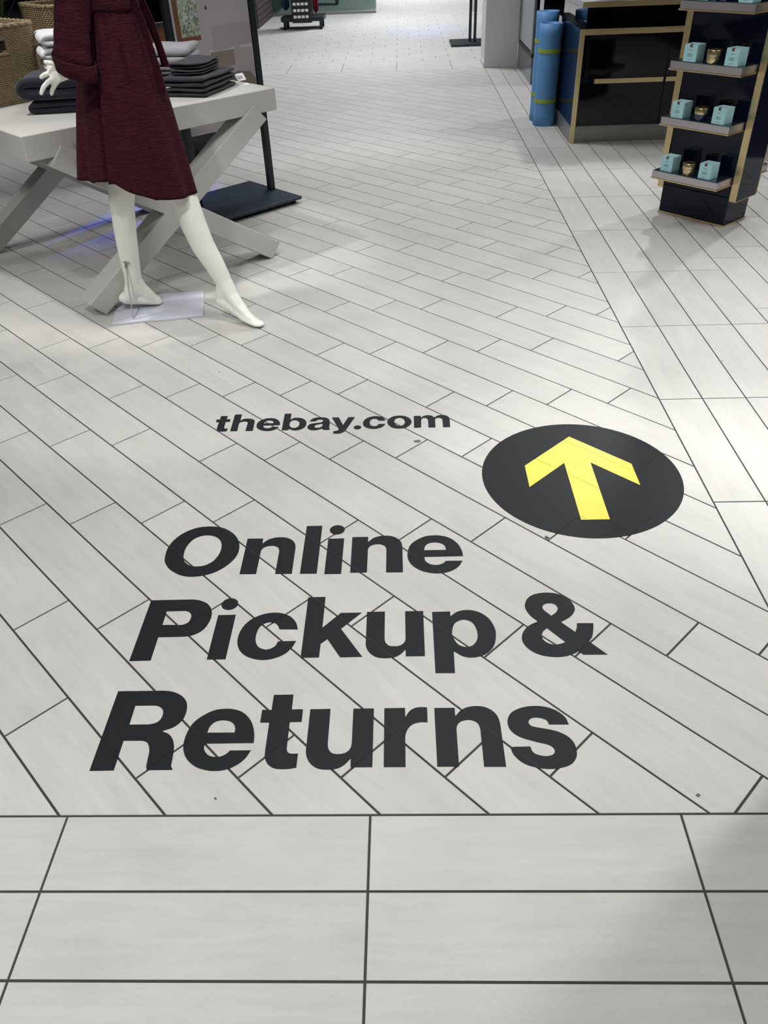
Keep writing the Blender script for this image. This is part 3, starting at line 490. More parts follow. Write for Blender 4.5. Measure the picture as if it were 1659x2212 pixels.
def glyph_tris(ch, x, y, sc):
    cs = [[tuple(float(k)/1000*sc for k in p.split(',')) for p in c.split()] for c in GLYPHS[ch]]
    cs = [[(x+a, y+b) for a, b in c] for c in cs]
    sets = [[cs[0]], [cs[1]]] if ch == 'i' else [cs]
    out = []
    for polys in sets:
        flat = [p for c in polys for p in c]
        for t in tessellate_polygon([[Vector((p[0], p[1], 0)) for p in c] for c in polys]):
            out.append([flat[i] for i in t])
    return out
def word(name, label, base, sc, letters):
    root = empty(name, (0, 0, 0), 0, label, 'lettering')
    for ch, x in letters: film(glyph_tris(ch, x, base, sc), 'letter', VINYL, root)
word('floor_lettering', 'large black letters reading Returns, the lowest line on the tile floor', .259, 1, zip('Returns', (-.598, -.412, -.252, -.143, .024, .136, .294)))
word('floor_lettering', 'large black letters reading Pickup & on the tile floor', .5645, 1, zip('Pickup&', (-.597, -.408, -.344, -.181, -.025, .141, .357)))
word('floor_lettering', 'large black letters reading Online on the tile floor', .865, 1, zip('Online', (-.603, -.379, -.213, -.146, -.077, .08)))
root = empty('floor_lettering', (0, 0, 0), 0, 'small black web address in bold letters above the large floor lettering', 'lettering')
for ch, x in zip('thebay.com', (-.593, -.533, -.444, -.353, -.263, -.182, -.101, -.07, .015, .108)):
    film(glyph_tris(ch, x, 1.606, .538 if ch in 'tec' else 1), 'letter', VINYL, root)
root = empty('arrow_decal', (0, 0, 0), 0, 'round black floor sticker with a yellow arrow', 'floor sticker')
CX, CY, CR = .624, 1.303, .3065
ring = [(CX+CR*math.cos(2*PI*i/96), CY+CR*math.sin(2*PI*i/96)) for i in range(96)]
film([[(CX, CY), ring[i], ring[(i+1) % 96]] for i in range(96)], 'disc', VINYL, root)
ar = [(0, .227), (.1685, .060), (.1685, -.056), (.0415, .072), (.0415, -.221), (-.0415, -.221), (-.0415, .072), (-.1685, -.056), (-.1685, .060)]
pts = [(CX+.002+a, CY+b) for a, b in ar]
tri = [[pts[i] for i in t] for t in tessellate_polygon([[Vector((p[0], p[1], 0)) for p in pts]])]
film(tri, 'arrow', VINYL_Y, root, lift=.0008)['label'] = 'yellow arrow'

# chips and specks on the tiles
CHIP = mat('chipped_tile', srgb(104, 100, 94), .9)
for k, (x, y, r, n) in enumerate(CHIPS):
    P = [(x+r*(1+.35*math.sin(k*5+i*2.3))*math.cos(2*PI*i/n), y+r*(1+.3*math.cos(k*3+i*1.7))*math.sin(2*PI*i/n)) for i in range(n)]
    b = MB(); b.prism(P, .0001, .0005, 'xy'); b.build('floor_speck', CHIP, floor)

# ------------------------------------------------------------------ room shell
MB().box(-9, 9, -6.5, 24, CEIL, CEIL+.1, .001).build('ceiling', CEILM)['kind'] = 'structure'
for nm, b in (('wall_left', (-9.2, -9, -6.5, 24)), ('wall_right', (9, 9.2, -6.5, 24)), ('wall_back', (-9, 9, 24, 24.2)), ('wall_front', (-9, 9, -6.7, -6.5))):
    o = MB().box(*b, 0, CEIL, .001).build(nm, SHELL); o['kind'] = 'structure'

# ------------------------------------------------------------------ white display table with crossed legs
tb = empty('display_table', (0, 0, 0), PI/4, 'white wooden display table with thick top and crossed beam legs', 'table')
_t, _d = 1.431, .655                      # along the front, depth behind the front
tb.location = (_t*r2-2.754*r2-_d*r2, _t*r2+2.754*r2+_d*r2, 0)
MB().box(-.620, .612, -.645, .655, .6775, .772, .003).build('tabletop', TABLEW, tb)
q1 = [(1.906-_t, .717), (1.970-_t, .648), (.958-_t, .0005), (.894-_t, .069)]
q2 = [(-x, z) for x, z in q1]
for y0 in (-.655, .545):
    for q, dy in ((q1, 0), (q2, .0015)):
        b = MB(); b.prism(q, y0+dy, y0+.11-dy)
        o = b.build('leg', TABLEW, tb)
        md = o.modifiers.new('bevel', 'BEVEL'); md.width = .0025; md.segments = 1

# ------------------------------------------------------------------ folded linen
def fold_profile(n, length, tk, gap=.002, loop=.6):
    """centre line of a cloth folded n times (local a = along, b = up), thickness tk"""
    pts = []; pitch = tk+gap
    for i in range(n):
        z = tk/2+i*pitch
        xs = [j/8 for j in range(9)]
        row = [(tk*.6+(length-tk*1.2)*x, z+.0015*math.sin(x*7+i*2)) for x in xs]
        if i % 2: row = row[::-1]
        pts += row
        if i < n-1:
            e = row[-1]; s = 1 if i % 2 == 0 else -1
            for a in (30, 60, 90, 120, 150):
                a = math.radians(a)
                pts.append((e[0]+s*math.sin(a)*pitch*loop, z+pitch/2-math.cos(a)*pitch/2))
    return pts
def folded(name, label, cat, group, m, loc, rz, width, length, n, tk, gap=.002, amp=.003, seed=0, parent=None):
    """cloth folded n times; folds run along local x (width), profile in local y-z"""
    rnd = random.Random(seed)
    c = fold_profile(n, length, tk, gap); N = len(c)
    lo = []; hi = []
    for i in range(N):
        p, q = c[max(i-1, 0)], c[min(i+1, N-1)]
        d = math.hypot(q[0]-p[0], q[1]-p[1]) or 1
        nx, ny = -(q[1]-p[1])/d, (q[0]-p[0])/d
        h = tk/2*(.85 if i in (0, N-1) else 1)
        lo.append((c[i][0]-nx*h, c[i][1]-ny*h)); hi.append((c[i][0]+nx*h, c[i][1]+ny*h))
    out = lo+hi[::-1]; K = len(out); seg = 12
    ph = [rnd.uniform(0, 6) for _ in range(6)]
    vs = []
    for j in range(seg+1):
        u = j/seg
        e = 1-.018*(abs(2*u-1)**6)
        for a, b in out:
            w = amp*(math.sin(u*5+ph[0]+b*60)+.6*math.sin(u*11+ph[1]+a*20))
            zz = max(b+.5*w*min(1, b/.02)+.4*amp*math.sin(a*25+ph[2]+u*4)*min(1, b/.02), .0)
            vs.append(((u-.5)*width*e+.3*w+.004*math.sin(b*140+ph[3])*(1 if u in (0, 1) else 0), (a-length/2)+w*.7, zz))
    fs = []
    for j in range(seg):
        for i in range(K):
            fs.append((j*K+i, j*K+(i+1) % K, (j+1)*K+(i+1) % K, (j+1)*K+i))
    for j in (0, seg):
        for i in range(N-1):
            fs.append((j*K+i, j*K+i+1, j*K+K-2-i, j*K+K-1-i))
    b = MB(); b.add(vs, fs)
    o = b.build(name, m, parent, 'all')
    md = o.modifiers.new('subdivision', 'SUBSURF'); md.levels = 1; md.render_levels = 1
    if parent is None:
        o.location = loc; o.rotation_euler = (0, 0, rz); tag(o, label, cat, group)
    return o
TZ = .7722
# charcoal pile by the right end: profile faces the aisle
ax = math.atan2(-.058, .217)
def char(lab, x, y, z, rz, w, l, n, tk, seed, m=CHART, gap=.002, group='charcoal towels folded on the table'):
    return folded('folded_towel', lab, 'towel', group, m, (x, y, z), rz, l, w, n, tk, gap, seed=seed)
H1 = 4*.0115
char('charcoal towel folded flat on the table, lowest of the dark pile', -.842, 3.372, TZ, ax+PI/2, .215, .34, 2, .0165, 1, gap=.0035)
char('charcoal towel folded in a loop, second from the bottom of the dark pile', -.846, 3.374, TZ+.0395, ax+PI/2, .225, .345, 2, .0175, 2, gap=.0035)
char('charcoal hand towel, third in the dark pile', -.858, 3.380, TZ+.0820, ax+PI/2+.1, .150, .24, 2, .0085, 3, gap=.002)
char('charcoal hand towel on top of the dark pile', -.860, 3.385, TZ+.1035, ax+PI/2+.06, .155, .24, 2, .0105, 4, gap=.003)
# grey pile behind it
for i, (lab, m, z, n, tk) in enumerate((('mid grey towel at the bottom of the grey pile behind the charcoal towels', MGREYT, 0, 2, .017), ('mid grey towel in the middle of the grey pile behind the charcoal towels', MGREYT, .0425, 2, .0155), ('thick light grey towel on top of the grey pile', LGREYT, .0835, 2, .035))):
    folded('folded_towel', lab, 'towel', 'grey towels folded on the table', m, (-1.035, 3.70, TZ+z), ax+PI/2+.25, .28, .25, n, tk, seed=11+i, amp=.004)
# navy pile in front of the basket
folded('folded_towel', 'navy blue towel under the mannequin hand, lower of two', 'towel', 'navy towels folded on the table', NAVYT, (-1.34, 3.07, TZ), PI/2+.12, .24, .33, 2, .022, seed=21, amp=.003)
folded('folded_towel', 'thick navy blue towel under the mannequin hand, upper of two', 'towel', 'navy towels folded on the table', NAVYT, (-1.345, 3.07, TZ+.053), PI/2+.12, .26, .36, 2, .042, seed=22, amp=.004)
# white pile behind the navy one
for i, (lab, z, tk, dx) in enumerate((('pale grey towel at the foot of the white towel pile', .0, .052, .02), ('white towel, third from the top of its pile', .1085, .0265, .012), ('white towel in the middle of the white pile', .1625, .0265, 0), ('white towel on top of the white pile by the basket', .2165, .0265, .012))):
    folded('folded_towel', lab, 'towel', 'white towels in a pile behind the navy ones', (LGREYT if i == 0 else WHITET), (-1.42+dx, 3.35, TZ+z), 2.05, .24, .25, 2, tk-.0025, .0005, seed=31+i, amp=.0018)
# price tags
for i, (x, y, z, rz, rx, lab) in enumerate(((-.675, 3.500, TZ+.001, .5, .05, 'white paper price tag lying on the table beside the charcoal towels'), (-.690, 3.530, TZ+.028, .9, .9, 'white paper price tag propped up against the charcoal towels'))):
    b = MB(); b.box(-.026, .026, -.018, .018, 0, .0012, .0004)
    tg = b.build('price_tag', PAPER); tg.location = (x, y, z); tg.rotation_euler = (rx, 0, rz); tag(tg, lab, 'price tag')
    b = MB(); [b.box(-.018+.008*k, -.013+.008*k, -.010, .006, .0012, .0015, .0001) for k in range(4)]
    b.build('bar_print', mat('tag_ink', srgb(120, 120, 128), .7) if i == 0 else bpy.data.materials['tag_ink'], tg)

# ------------------------------------------------------------------ wicker baskets and plant
def basket(loc, rz, w, d, h, label, hole=False, flare=.03):
    root = empty('wicker_basket', loc, rz, label, 'basket', 'wicker baskets on the table')
    rows = int(h/.0085); pitch = h/rows
    def outline(u, z):                       # u 0..1 round the rounded rectangle
        e = flare*z/h
        hx, hy, r = w/2+e, d/2+e, .035
        per = 2*(hx+hy)*2; q = (u % 1)*per
        sides = [(2*hx, (-hx, -hy), (1, 0)), (2*hy, (hx, -hy), (0, 1)), (2*hx, (hx, hy), (-1, 0)), (2*hy, (-hx, hy), (0, -1))]
        for ln, p, dr in sides:
            if q <= ln: break
            q -= ln
        x, y = p[0]+dr[0]*q, p[1]+dr[1]*q
        # round the corners
        cx = max(-hx+r, min(hx-r, x)); cy = max(-hy+r, min(hy-r, y))
        dx, dy = x-cx, y-cy; dd = math.hypot(dx, dy)
        if abs(x) > hx-r and abs(y) > hy-r and dd > 1e-6: x, y = cx+dx/dd*r, cy+dy/dd*r
        nx, ny = (dx/dd, dy/dd) if dd > 1e-6 else (0, 0)
        return x, y, nx, ny
    cols = 4*int((w+d)*2/.02/2)
    stakes = cols//2
    vs = []; fs = []; per_row = 3
    R = rows*per_row
    for i in range(R+1):
        z = h*i/R; row = i//per_row; fr = (i % per_row)/per_row
        for j in range(cols):
            x, y, nx, ny = outline(j/cols, z)
            bul = math.sin(PI*fr)*(.0035+.0030*(1 if (j+row) % 2 else -1))
            vs.append((x+nx*bul, y+ny*bul, z))
    def inhole(j, z):
        x, y, nx, ny = outline((j+.5)/cols, z)
        return hole and ny < -.5 and abs(x) < .085 and h*.66 < z < h*.84
    for i in range(R):
        for j in range(cols):
            if inhole(j, h*i/R): continue
            fs.append((i*cols+j, i*cols+(j+1) % cols, (i+1)*cols+(j+1) % cols, (i+1)*cols+j))
    fs.append(tuple(range(cols))[::-1])
    b = MB(); b.add(vs, fs); wv = b.build('weave', WICKER, root, True)
    md = wv.modifiers.new('thickness', 'SOLIDIFY'); md.thickness = .006; md.offset = -1
    def ringtube(z, r, grow):
        P = [];
        for j in range(97):
            x, y, nx, ny = outline(j/96, z); P.append((x+nx*grow, y+ny*grow, z))
        return P
    b = MB()
    for s, g in ((0, .002), (PI, .002)):
        P = ringtube(h, .007, 0)
        Q = [(p[0], p[1]+.004*math.cos(k*1.6+s), p[2]+.004*math.sin(k*1.6+s)) for k, p in enumerate(P)]
        b.tube(Q, .0065, 6, cap=False)
    b.build('rim', WICKER, root, True)
    if hole:
        y = -(d/2+flare*.75)
        b = MB(); x0, z0, z1 = .087, h*.655, h*.845
        P = [(-x0, y, z0), (0, y, z0), (x0, y, z0), (x0, y, (z0+z1)/2), (x0, y, z1), (0, y, z1), (-x0, y, z1), (-x0, y, (z0+z1)/2), (-x0, y, z0)]
        b.tube(P, .006, 6, cap=False); b.build('handle_rim', WICKER, root, True)
    return root
BA = math.atan2(3.325-3.145, -1.585+1.715)
bw, bd = .42, .30
ux, uy = math.cos(BA), math.sin(BA)
bx, by = -1.580-ux*bw/2-uy*bd/2, 3.322-uy*bw/2+ux*bd/2
basket((bx, by, TZ), BA, bw, bd, .30, 'tan wicker basket with a handle hole, holding grey cloth, in front', hole=True)
# the table carries the front one at its left end; the second stands behind
basket((-1.555, 3.80, TZ), PI/4, .30, .26, .335, 'tan wicker basket behind the white towels', flare=.02)
folded('folded_cloth', 'grey cloth rolled inside the front wicker basket', 'cloth', None, LGREYT, (bx+.02, by-.02, TZ+.2), BA, .3, .2, 3, .034, seed=41)
folded('folded_cloth', 'dark grey cloth seen through the basket handle hole', 'cloth', None, MGREYT, (bx, by-.02, TZ+.085), BA, .34, .22, 3, .034, seed=42)
pl = empty('potted_grass', (-1.90, 3.72, TZ), 0, 'dark green grass plant behind the front basket', 'plant')
MB().lathe([(.05, 0), (.07, .16), (.075, .17), (.066, .165), (.05, .03)], 20).build('pot', DARKP, pl, True)
rnd = random.Random(5)
for k in range(46):
    a = rnd.uniform(0, 2*PI); lean = rnd.uniform(.02, .22); hh = rnd.uniform(.32, .62); wd_ = rnd.uniform(.006, .011)
    b = MB(); vs = []; fs = []
    x0, y0 = .045*math.cos(a)*rnd.random(), .045*math.sin(a)*rnd.random()
    for i in range(7):
        t = i/6; rr = lean*t*t; cx, cy, cz = x0+math.cos(a)*rr, y0+math.sin(a)*rr, .14+hh*t-.12*lean*t*t
        wv = wd_*(1-t)**.6+.0006; px, py = -math.sin(a)*wv, math.cos(a)*wv
        vs += [(cx-px, cy-py, cz), (cx+math.cos(a)*.002, cy+math.sin(a)*.002, cz-.001), (cx+px, cy+py, cz)]
        if i: q = 3*(i-1); fs += [(q, q+1, q+4, q+3), (q+1, q+2, q+5, q+4)]
    b.add(vs, fs).build('leaf', LEAF, pl, 'all')
# unseen pillar added to cast a shadow over the near right floor
o = MB().box(1.36, 1.86, .12, .64, 0, CEIL, .004).build('added_shadow_pillar', SHELL); o['kind'] = 'structure'

# ------------------------------------------------------------------ mannequin in a robe
mq = empty('mannequin', (-.97, 2.60, 0), 0, 'white mannequin in a long burgundy robe striding in front of the table', 'mannequin')
MO = Vector((-.97, 2.60, 0))
def rel(pts): return [Vector(p)-MO for p in pts]
b = MB()
b.tube(rel([(-.985, 2.645, .95), (-1.01, 2.635, .83), (-1.035, 2.62, .70), (-1.062, 2.607, .57), (-1.078, 2.607, .49), (-1.096, 2.625, .385), (-1.112, 2.645, .27), (-1.122, 2.660, .175), (-1.130, 2.668, .125), (-1.138, 2.674, .085)]),
       [.088, .082, .07, .056, .051, .047, .043, .038, .036, .031], 18)
b.tube(rel([(-1.208, 2.660, .062), (-1.190, 2.664, .064), (-1.150, 2.680, .060), (-1.110, 2.698, .044), (-1.078, 2.712, .030), (-1.052, 2.722, .0205), (-1.038, 2.727, .0185)]),
       [.012, .026, .032, .024, .0175, .012, .006], 16, ry=[1, 1.05, 1.0, 1.45, 2.1, 2.7, 2.6])
b.tube(rel([(-.935, 2.555, .95), (-.905, 2.56, .83), (-.865, 2.57, .69), (-.823, 2.58, .56), (-.805, 2.58, .49), (-.787, 2.575, .405), (-.762, 2.57, .32), (-.727, 2.565, .245), (-.702, 2.56, .185), (-.690, 2.556, .140), (-.684, 2.552, .10)]),
       [.088, .083, .072, .060, .055, .0535, .0495, .043, .037, .034, .031], 18)
b.tube(rel([(-.742, 2.566, .088), (-.728, 2.562, .086), (-.690, 2.548, .076), (-.648, 2.528, .052), (-.610, 2.505, .028), (-.572, 2.478, .015), (-.548, 2.460, .012), (-.534, 2.450, .011)]),
       [.012, .026, .033, .026, .021, .0145, .0115, .006], 16, ry=[1, 1.05, .95, 1.3, 1.75, 2.3, 2.6, 2.4])
b.tube(rel([(-.955, 2.60, .86), (-.96, 2.60, .95), (-.955, 2.60, 1.06), (-.952, 2.60, 1.17), (-.945, 2.60, 1.30), (-.955, 2.60, 1.40), (-.96, 2.60, 1.47), (-.955, 2.60, 1.52), (-.94, 2.60, 1.56)]),
       [.07, .105, .10, .082, .095, .09, .06, .045, .043], 20, ry=[1.2, 1.35, 1.25, 1.2, 1.3, 1.55, 1.3, 1, 1])
b.tube(rel([(-.935, 2.60, 1.545), (-.925, 2.60, 1.57), (-.915, 2.60, 1.63), (-.918, 2.60, 1.69), (-.925, 2.60, 1.74), (-.93, 2.60, 1.765)]), [.03, .065, .088, .09, .066, .02], 20, ry=.82)
b.tube(rel([(-.90, 2.60, 1.62), (-.845, 2.60, 1.645), (-.825, 2.60, 1.625), (-.835, 2.60, 1.615)]), [.02, .02, .012, .008], 8)        # nose
for sy in (-1, 1): b.tube(rel([(-.92, 2.60+sy*.06, 1.66), (-.93, 2.60+sy*.078, 1.66)]), [.02, .022], 8)               # ears
# insteps and heels
b.tube(rel([(-1.124, 2.664, .165), (-1.142, 2.664, .105), (-1.166, 2.664, .062)]), [.033, .033, .028], 14)
b.tube(rel([(-1.122, 2.664, .150), (-1.106, 2.682, .098), (-1.084, 2.698, .062), (-1.062, 2.712, .036), (-1.045, 2.722, .024)]), [.034, .031, .027, .017, .010], 14, ry=[1, 1, 1.1, 1.6, 2.3])
b.tube(rel([(-.695, 2.558, .175), (-.706, 2.559, .125), (-.718, 2.560, .090)]), [.033, .032, .027], 14)
b.tube(rel([(-.692, 2.556, .165), (-.668, 2.540, .112), (-.634, 2.518, .068), (-.596, 2.494, .034), (-.562, 2.470, .0185)]), [.034, .031, .026, .017, .0105], 14, ry=[1, 1, 1.15, 1.7, 2.4])
# arms
b.tube(rel([(-.965, 2.47, 1.42), (-.99, 2.445, 1.38), (-1.01, 2.44, 1.28), (-1.035, 2.435, 1.17), (-1.06, 2.425, 1.07), (-1.080, 2.42, 1.012)]), [.05, .052, .046, .039, .031, .024], 14)
b.tube(rel([(-.965, 2.73, 1.42), (-.98, 2.755, 1.38), (-.975, 2.77, 1.28), (-.965, 2.775, 1.17), (-.945, 2.77, 1.06), (-.93, 2.765, .985)]), [.05, .052, .046, .039, .031, .023], 14)
# near hand, fingers spread and slightly bent
b.tube(rel([(-1.070, 2.420, 1.012), (-1.092, 2.419, 1.000), (-1.118, 2.417, .996), (-1.142, 2.416, .990), (-1.152, 2.416, .987)]), [.022, .022, .026, .026, .018], 14, ry=[.85, .7, .55, .5, .45])
for F in ([(-1.138, 2.428, 1.010), (-1.160, 2.438, 1.012), (-1.178, 2.444, 1.007)],
          [(-1.140, 2.420, .998), (-1.172, 2.425, .995), (-1.188, 2.426, .990), (-1.204, 2.424, .981)],
          [(-1.140, 2.412, .985), (-1.170, 2.406, .972), (-1.190, 2.400, .956), (-1.205, 2.395, .932)],
          [(-1.134, 2.414, .976), (-1.158, 2.424, .957), (-1.172, 2.430, .942), (-1.182, 2.430, .925)],
          [(-1.098, 2.408, 1.010), (-1.120, 2.398, 1.024), (-1.138, 2.392, 1.032), (-1.162, 2.388, 1.036)]):
    b.tube(rel(F), [.0102]+[.0094]*(len(F)-2)+[.0072], 10)
# far hand, hanging
b.tube(rel([(-.930, 2.765, 1.0), (-.925, 2.763, .955), (-.915, 2.760, .915)]), [.02, .03, .026], 12, ry=.5)
for dx, ln in ((-.022, .062), (-.008, .072), (.007, .068), (.02, .052)):
    b.tube(rel([(-.915+dx, 2.760, .92), (-.905+dx, 2.757, .92-ln*.55), (-.905+dx*1.1, 2.750, .92-ln)]), [.009, .008, .006], 8)
b.tube(rel([(-.90, 2.755, .965), (-.885, 2.745, .94), (-.878, 2.738, .91)]), [.01, .009, .007], 8)
me = b.mesh('body_base', MANNEQ)
tmp = bpy.data.objects.new('body_tmp', me); COL.objects.link(tmp)
md = tmp.modifiers.new('remesh', 'REMESH'); md.mode = 'VOXEL'; md.voxel_size = .0042; md.use_smooth_shade = True
md = tmp.modifiers.new('smooth', 'SMOOTH'); md.factor = .5; md.iterations = 9
dg = bpy.context.evaluated_depsgraph_get()
body_me = bpy.data.meshes.new_from_object(tmp.evaluated_get(dg))
bpy.data.objects.remove(tmp); body_me.name = 'body'
body_me.materials.clear(); body_me.materials.append(MANNEQ)
link('body', body_me, mq)['label'] = 'glossy white mannequin body'
# steel rod from calf to plate, and its clamp
rp = rel([(-1.118, 2.606, .245), (-1.1235, 2.580, .15), (-1.128, 2.560, .012)])
b = MB(); b.tube(rp, .0042, 8); rod = b.build('support_rod', CLEAR, mq, True)
b = MB(); b.tube(rel([(-1.135, 2.612, .248), (-1.100, 2.600, .244)]), .003, 6); b.tube(rel([(-1.119, 2.612, .252), (-1.121, 2.598, .225)]), .006, 8)
b.build('clamp', STEEL, rod, True)
# enamel base plate
pa = math.atan2(.07, .394)
px, py = math.cos(pa), math.sin(pa)
b = MB(); T = Matrix.Rotation(pa, 4, 'Z'); c0 = Vector((-1.21, 2.509, 0))-MO
poly = [(0, 0), (.12, .004), (.24, -.003), (.395, .003), (.398, .15), (.392, .296), (.2, .302), (.02, .297), (-.002, .15)]
poly = [(c0.x+x*px-y*py, c0.y+x*py+y*px) for x, y in poly]
b.prism(poly, .0006, .0075, 'xy'); pl_ = b.build('base_plate', PLATE, mq); pl_['label'] = 'pale enamel base plate on the floor'
# robe: one cloth wrapped round the body, its front edge lapped over
PROF = [(1.47, -1.03, -.90, .12), (1.44, -1.06, -.87, .185), (1.38, -1.07, -.85, .20), (1.28, -1.065, -.838, .165), (1.185, -1.048, -.858, .128), (1.165, -1.050, -.853, .130), (1.08, -1.08, -.838, .140), (1.0, -1.108, -.826, .148), (.92, -1.132, -.813, .155), (.83, -1.155, -.799, .162), (.73, -1.178, -.788, .170), (.61, -1.206, -.775, .178), (.50, -1.225, -.762, .186)]
def prof(z):
    for i in range(len(PROF)-1):
        a, c = PROF[i], PROF[i+1]
        if a[0] >= z >= c[0]:
            t = (a[0]-z)/(a[0]-c[0]); return [a[k]+(c[k]-a[k])*t for k in (1, 2, 3)]
    return list(PROF[-1][1:]) if z < PROF[-1][0] else list(PROF[0][1:])
def hem(x):
    if x < -1.02: return .620+.012*(x+1.02)/.2
    for x0, z0, x1, z1 in ((-1.02, .622, -.95, .583), (-.95, .583, -.88, .545), (-.88, .545, -.6, .515)):
        if x <= x1: return z0+(z1-z0)*(x-x0)/(x1-x0)
    return .515
NT, NZ = 220, 72
TH0 = math.radians(-103); SPAN = 2*PI+math.radians(34)
vs = []; fs = []
for i in range(NZ+1):
    v = i/NZ
    for j in range(NT+1):
        u = j/NT; th = TH0+SPAN*u
        z0 = 1.47
        xl, xr, ry = prof(.55); xg = (xl+xr)/2+(xr-xl)/2*math.cos(th)
        zb = hem(xg)
        if u > 1-math.radians(34)/SPAN*1.6: zb += .004
        z = z0+(zb-z0)*v
        xl, xr, ry = prof(z)
        g = max(0, min(1, (1.15-z)/.55))
        fold = g*(.0070*math.cos(5*th+.6+1.2*g)+.0062*math.cos(9*th-1.0+z*2)+.0030*math.cos(15*th+z*4)) + .0025*math.cos(23*th)*max(0, 1-abs(z-1.12)/.12)
        lap = (.016 if u < .04 else .016*max(0, 1-(u-.04)/.25))*(.35+.65*g) - (.010 if u > 1-math.radians(40)/SPAN else 0)
        # deep crease running down from the hip on the near side
        cr = -.010*g*math.exp(-((th+math.radians(70-14*g))/.09)**2)
        # pocket slit
        cr += -.014*math.exp(-((th+math.radians(64))/.055)**2)*max(0, 1-((z-1.0)/.085)**2)+.006*math.exp(-((th+math.radians(56))/.07)**2)*max(0, 1-((z-1.0)/.09)**2)
        rr = 1+(fold+lap+cr)/.17
        x = (xl+xr)/2+(xr-xl)/2*math.cos(th)*rr
        y = 2.60+ry*math.sin(th)*rr
        # keep clear of the table edge behind
        vs.append(Vector((x, y, z))-MO)
for i in range(NZ):
    for j in range(NT):
        fs.append((i*(NT+1)+j, i*(NT+1)+j+1, (i+1)*(NT+1)+j+1, (i+1)*(NT+1)+j))
b = MB(); b.add(vs, fs); robe = b.build('robe', ROBE, mq, 'all'); robe['label'] = 'burgundy crinkled gauze robe'
md = robe.modifiers.new('thickness', 'SOLIDIFY'); md.thickness = .004; md.offset = 0
def sleeve(side):
    y = 2.60+side*.165
    if side < 0: P = [(-.985, 2.475, 1.45), (-1.0, 2.452, 1.38), (-1.018, 2.444, 1.28), (-1.031, 2.44, 1.209), (-1.045, 2.43, 1.13), (-1.060, 2.424, 1.06), (-1.064, 2.420, 1.025), (-1.064, 2.420, 1.008)]
    else: P = [(-.985, 2.725, 1.45), (-.99, 2.745, 1.38), (-.985, 2.755, 1.28), (-.975, 2.758, 1.2), (-.96, 2.756, 1.13), (-.945, 2.752, 1.07), (-.94, 2.75, 1.035), (-.938, 2.75, 1.01)]
    rs = [.060, .066, .064, .060, .060, .062, .063, .060]
    # densify
    Q = []; R = []
    for i in range(len(P)-1):
        for k in range(5):
            t = k/5; Q.append(Vector(P[i]).lerp(Vector(P[i+1]), t)); R.append(rs[i]+(rs[i+1]-rs[i])*t)
    Q.append(Vector(P[-1])); R.append(rs[-1])
    b = MB(); vs = []; fs = []; seg = 44
    for i, p in enumerate(Q):
        z = p.z
        for j in range(seg):
            t = 2*PI*j/seg
            w = .003*math.cos(3*t+z*14)+.002*math.cos(5*t-z*22)+.0012*math.sin(z*110+2*math.cos(t))
            r = R[i]+w
            vs.append(p-MO+Vector((math.cos(t)*r, math.sin(t)*r*.95, -.012*math.sin(t*1)-.01*math.cos(t)*0)))
    n = len(Q)
    for i in range(n-1):
        for j in range(seg): fs.append((i*seg+j, i*seg+(j+1) % seg, (i+1)*seg+(j+1) % seg, (i+1)*seg+j))
    b.add(vs, fs); s = b.build('sleeve', ROBE, robe, 'all')
    md = s.modifiers.new('thickness', 'SOLIDIFY'); md.thickness = .004; md.offset = -1
    # turned-back cuff
    c = Vector(P[-1])-MO; prof_ = [(.0605, -.010), (.064, -.015), (.0685, -.010), (.071, .012), (.0725, .034), (.071, .039), (.0685, .034), (.065, .006)]
    vs = []; fs = []
    m = len(prof_)
    for k, (r, z) in enumerate(prof_):
        for j in range(seg):
            t = 2*PI*j/seg
            tilt = -.022*math.cos(t)+.016*math.sin(t)-.006*math.cos(2*t)
            w = .0025*math.cos(4*t+1)+.0015*math.cos(7*t)
            vs.append(c+Vector((math.cos(t)*(r+w), math.sin(t)*(r+w)*.95, z+tilt)))
    for k in range(m):
        for j in range(seg): fs.append((k*seg+j, k*seg+(j+1) % seg, ((k+1) % m)*seg+(j+1) % seg, ((k+1) % m)*seg+j))
    b = MB(); b.add(vs, fs); b.build('cuff', ROBE, robe, 'all')
sleeve(-1); sleeve(1)
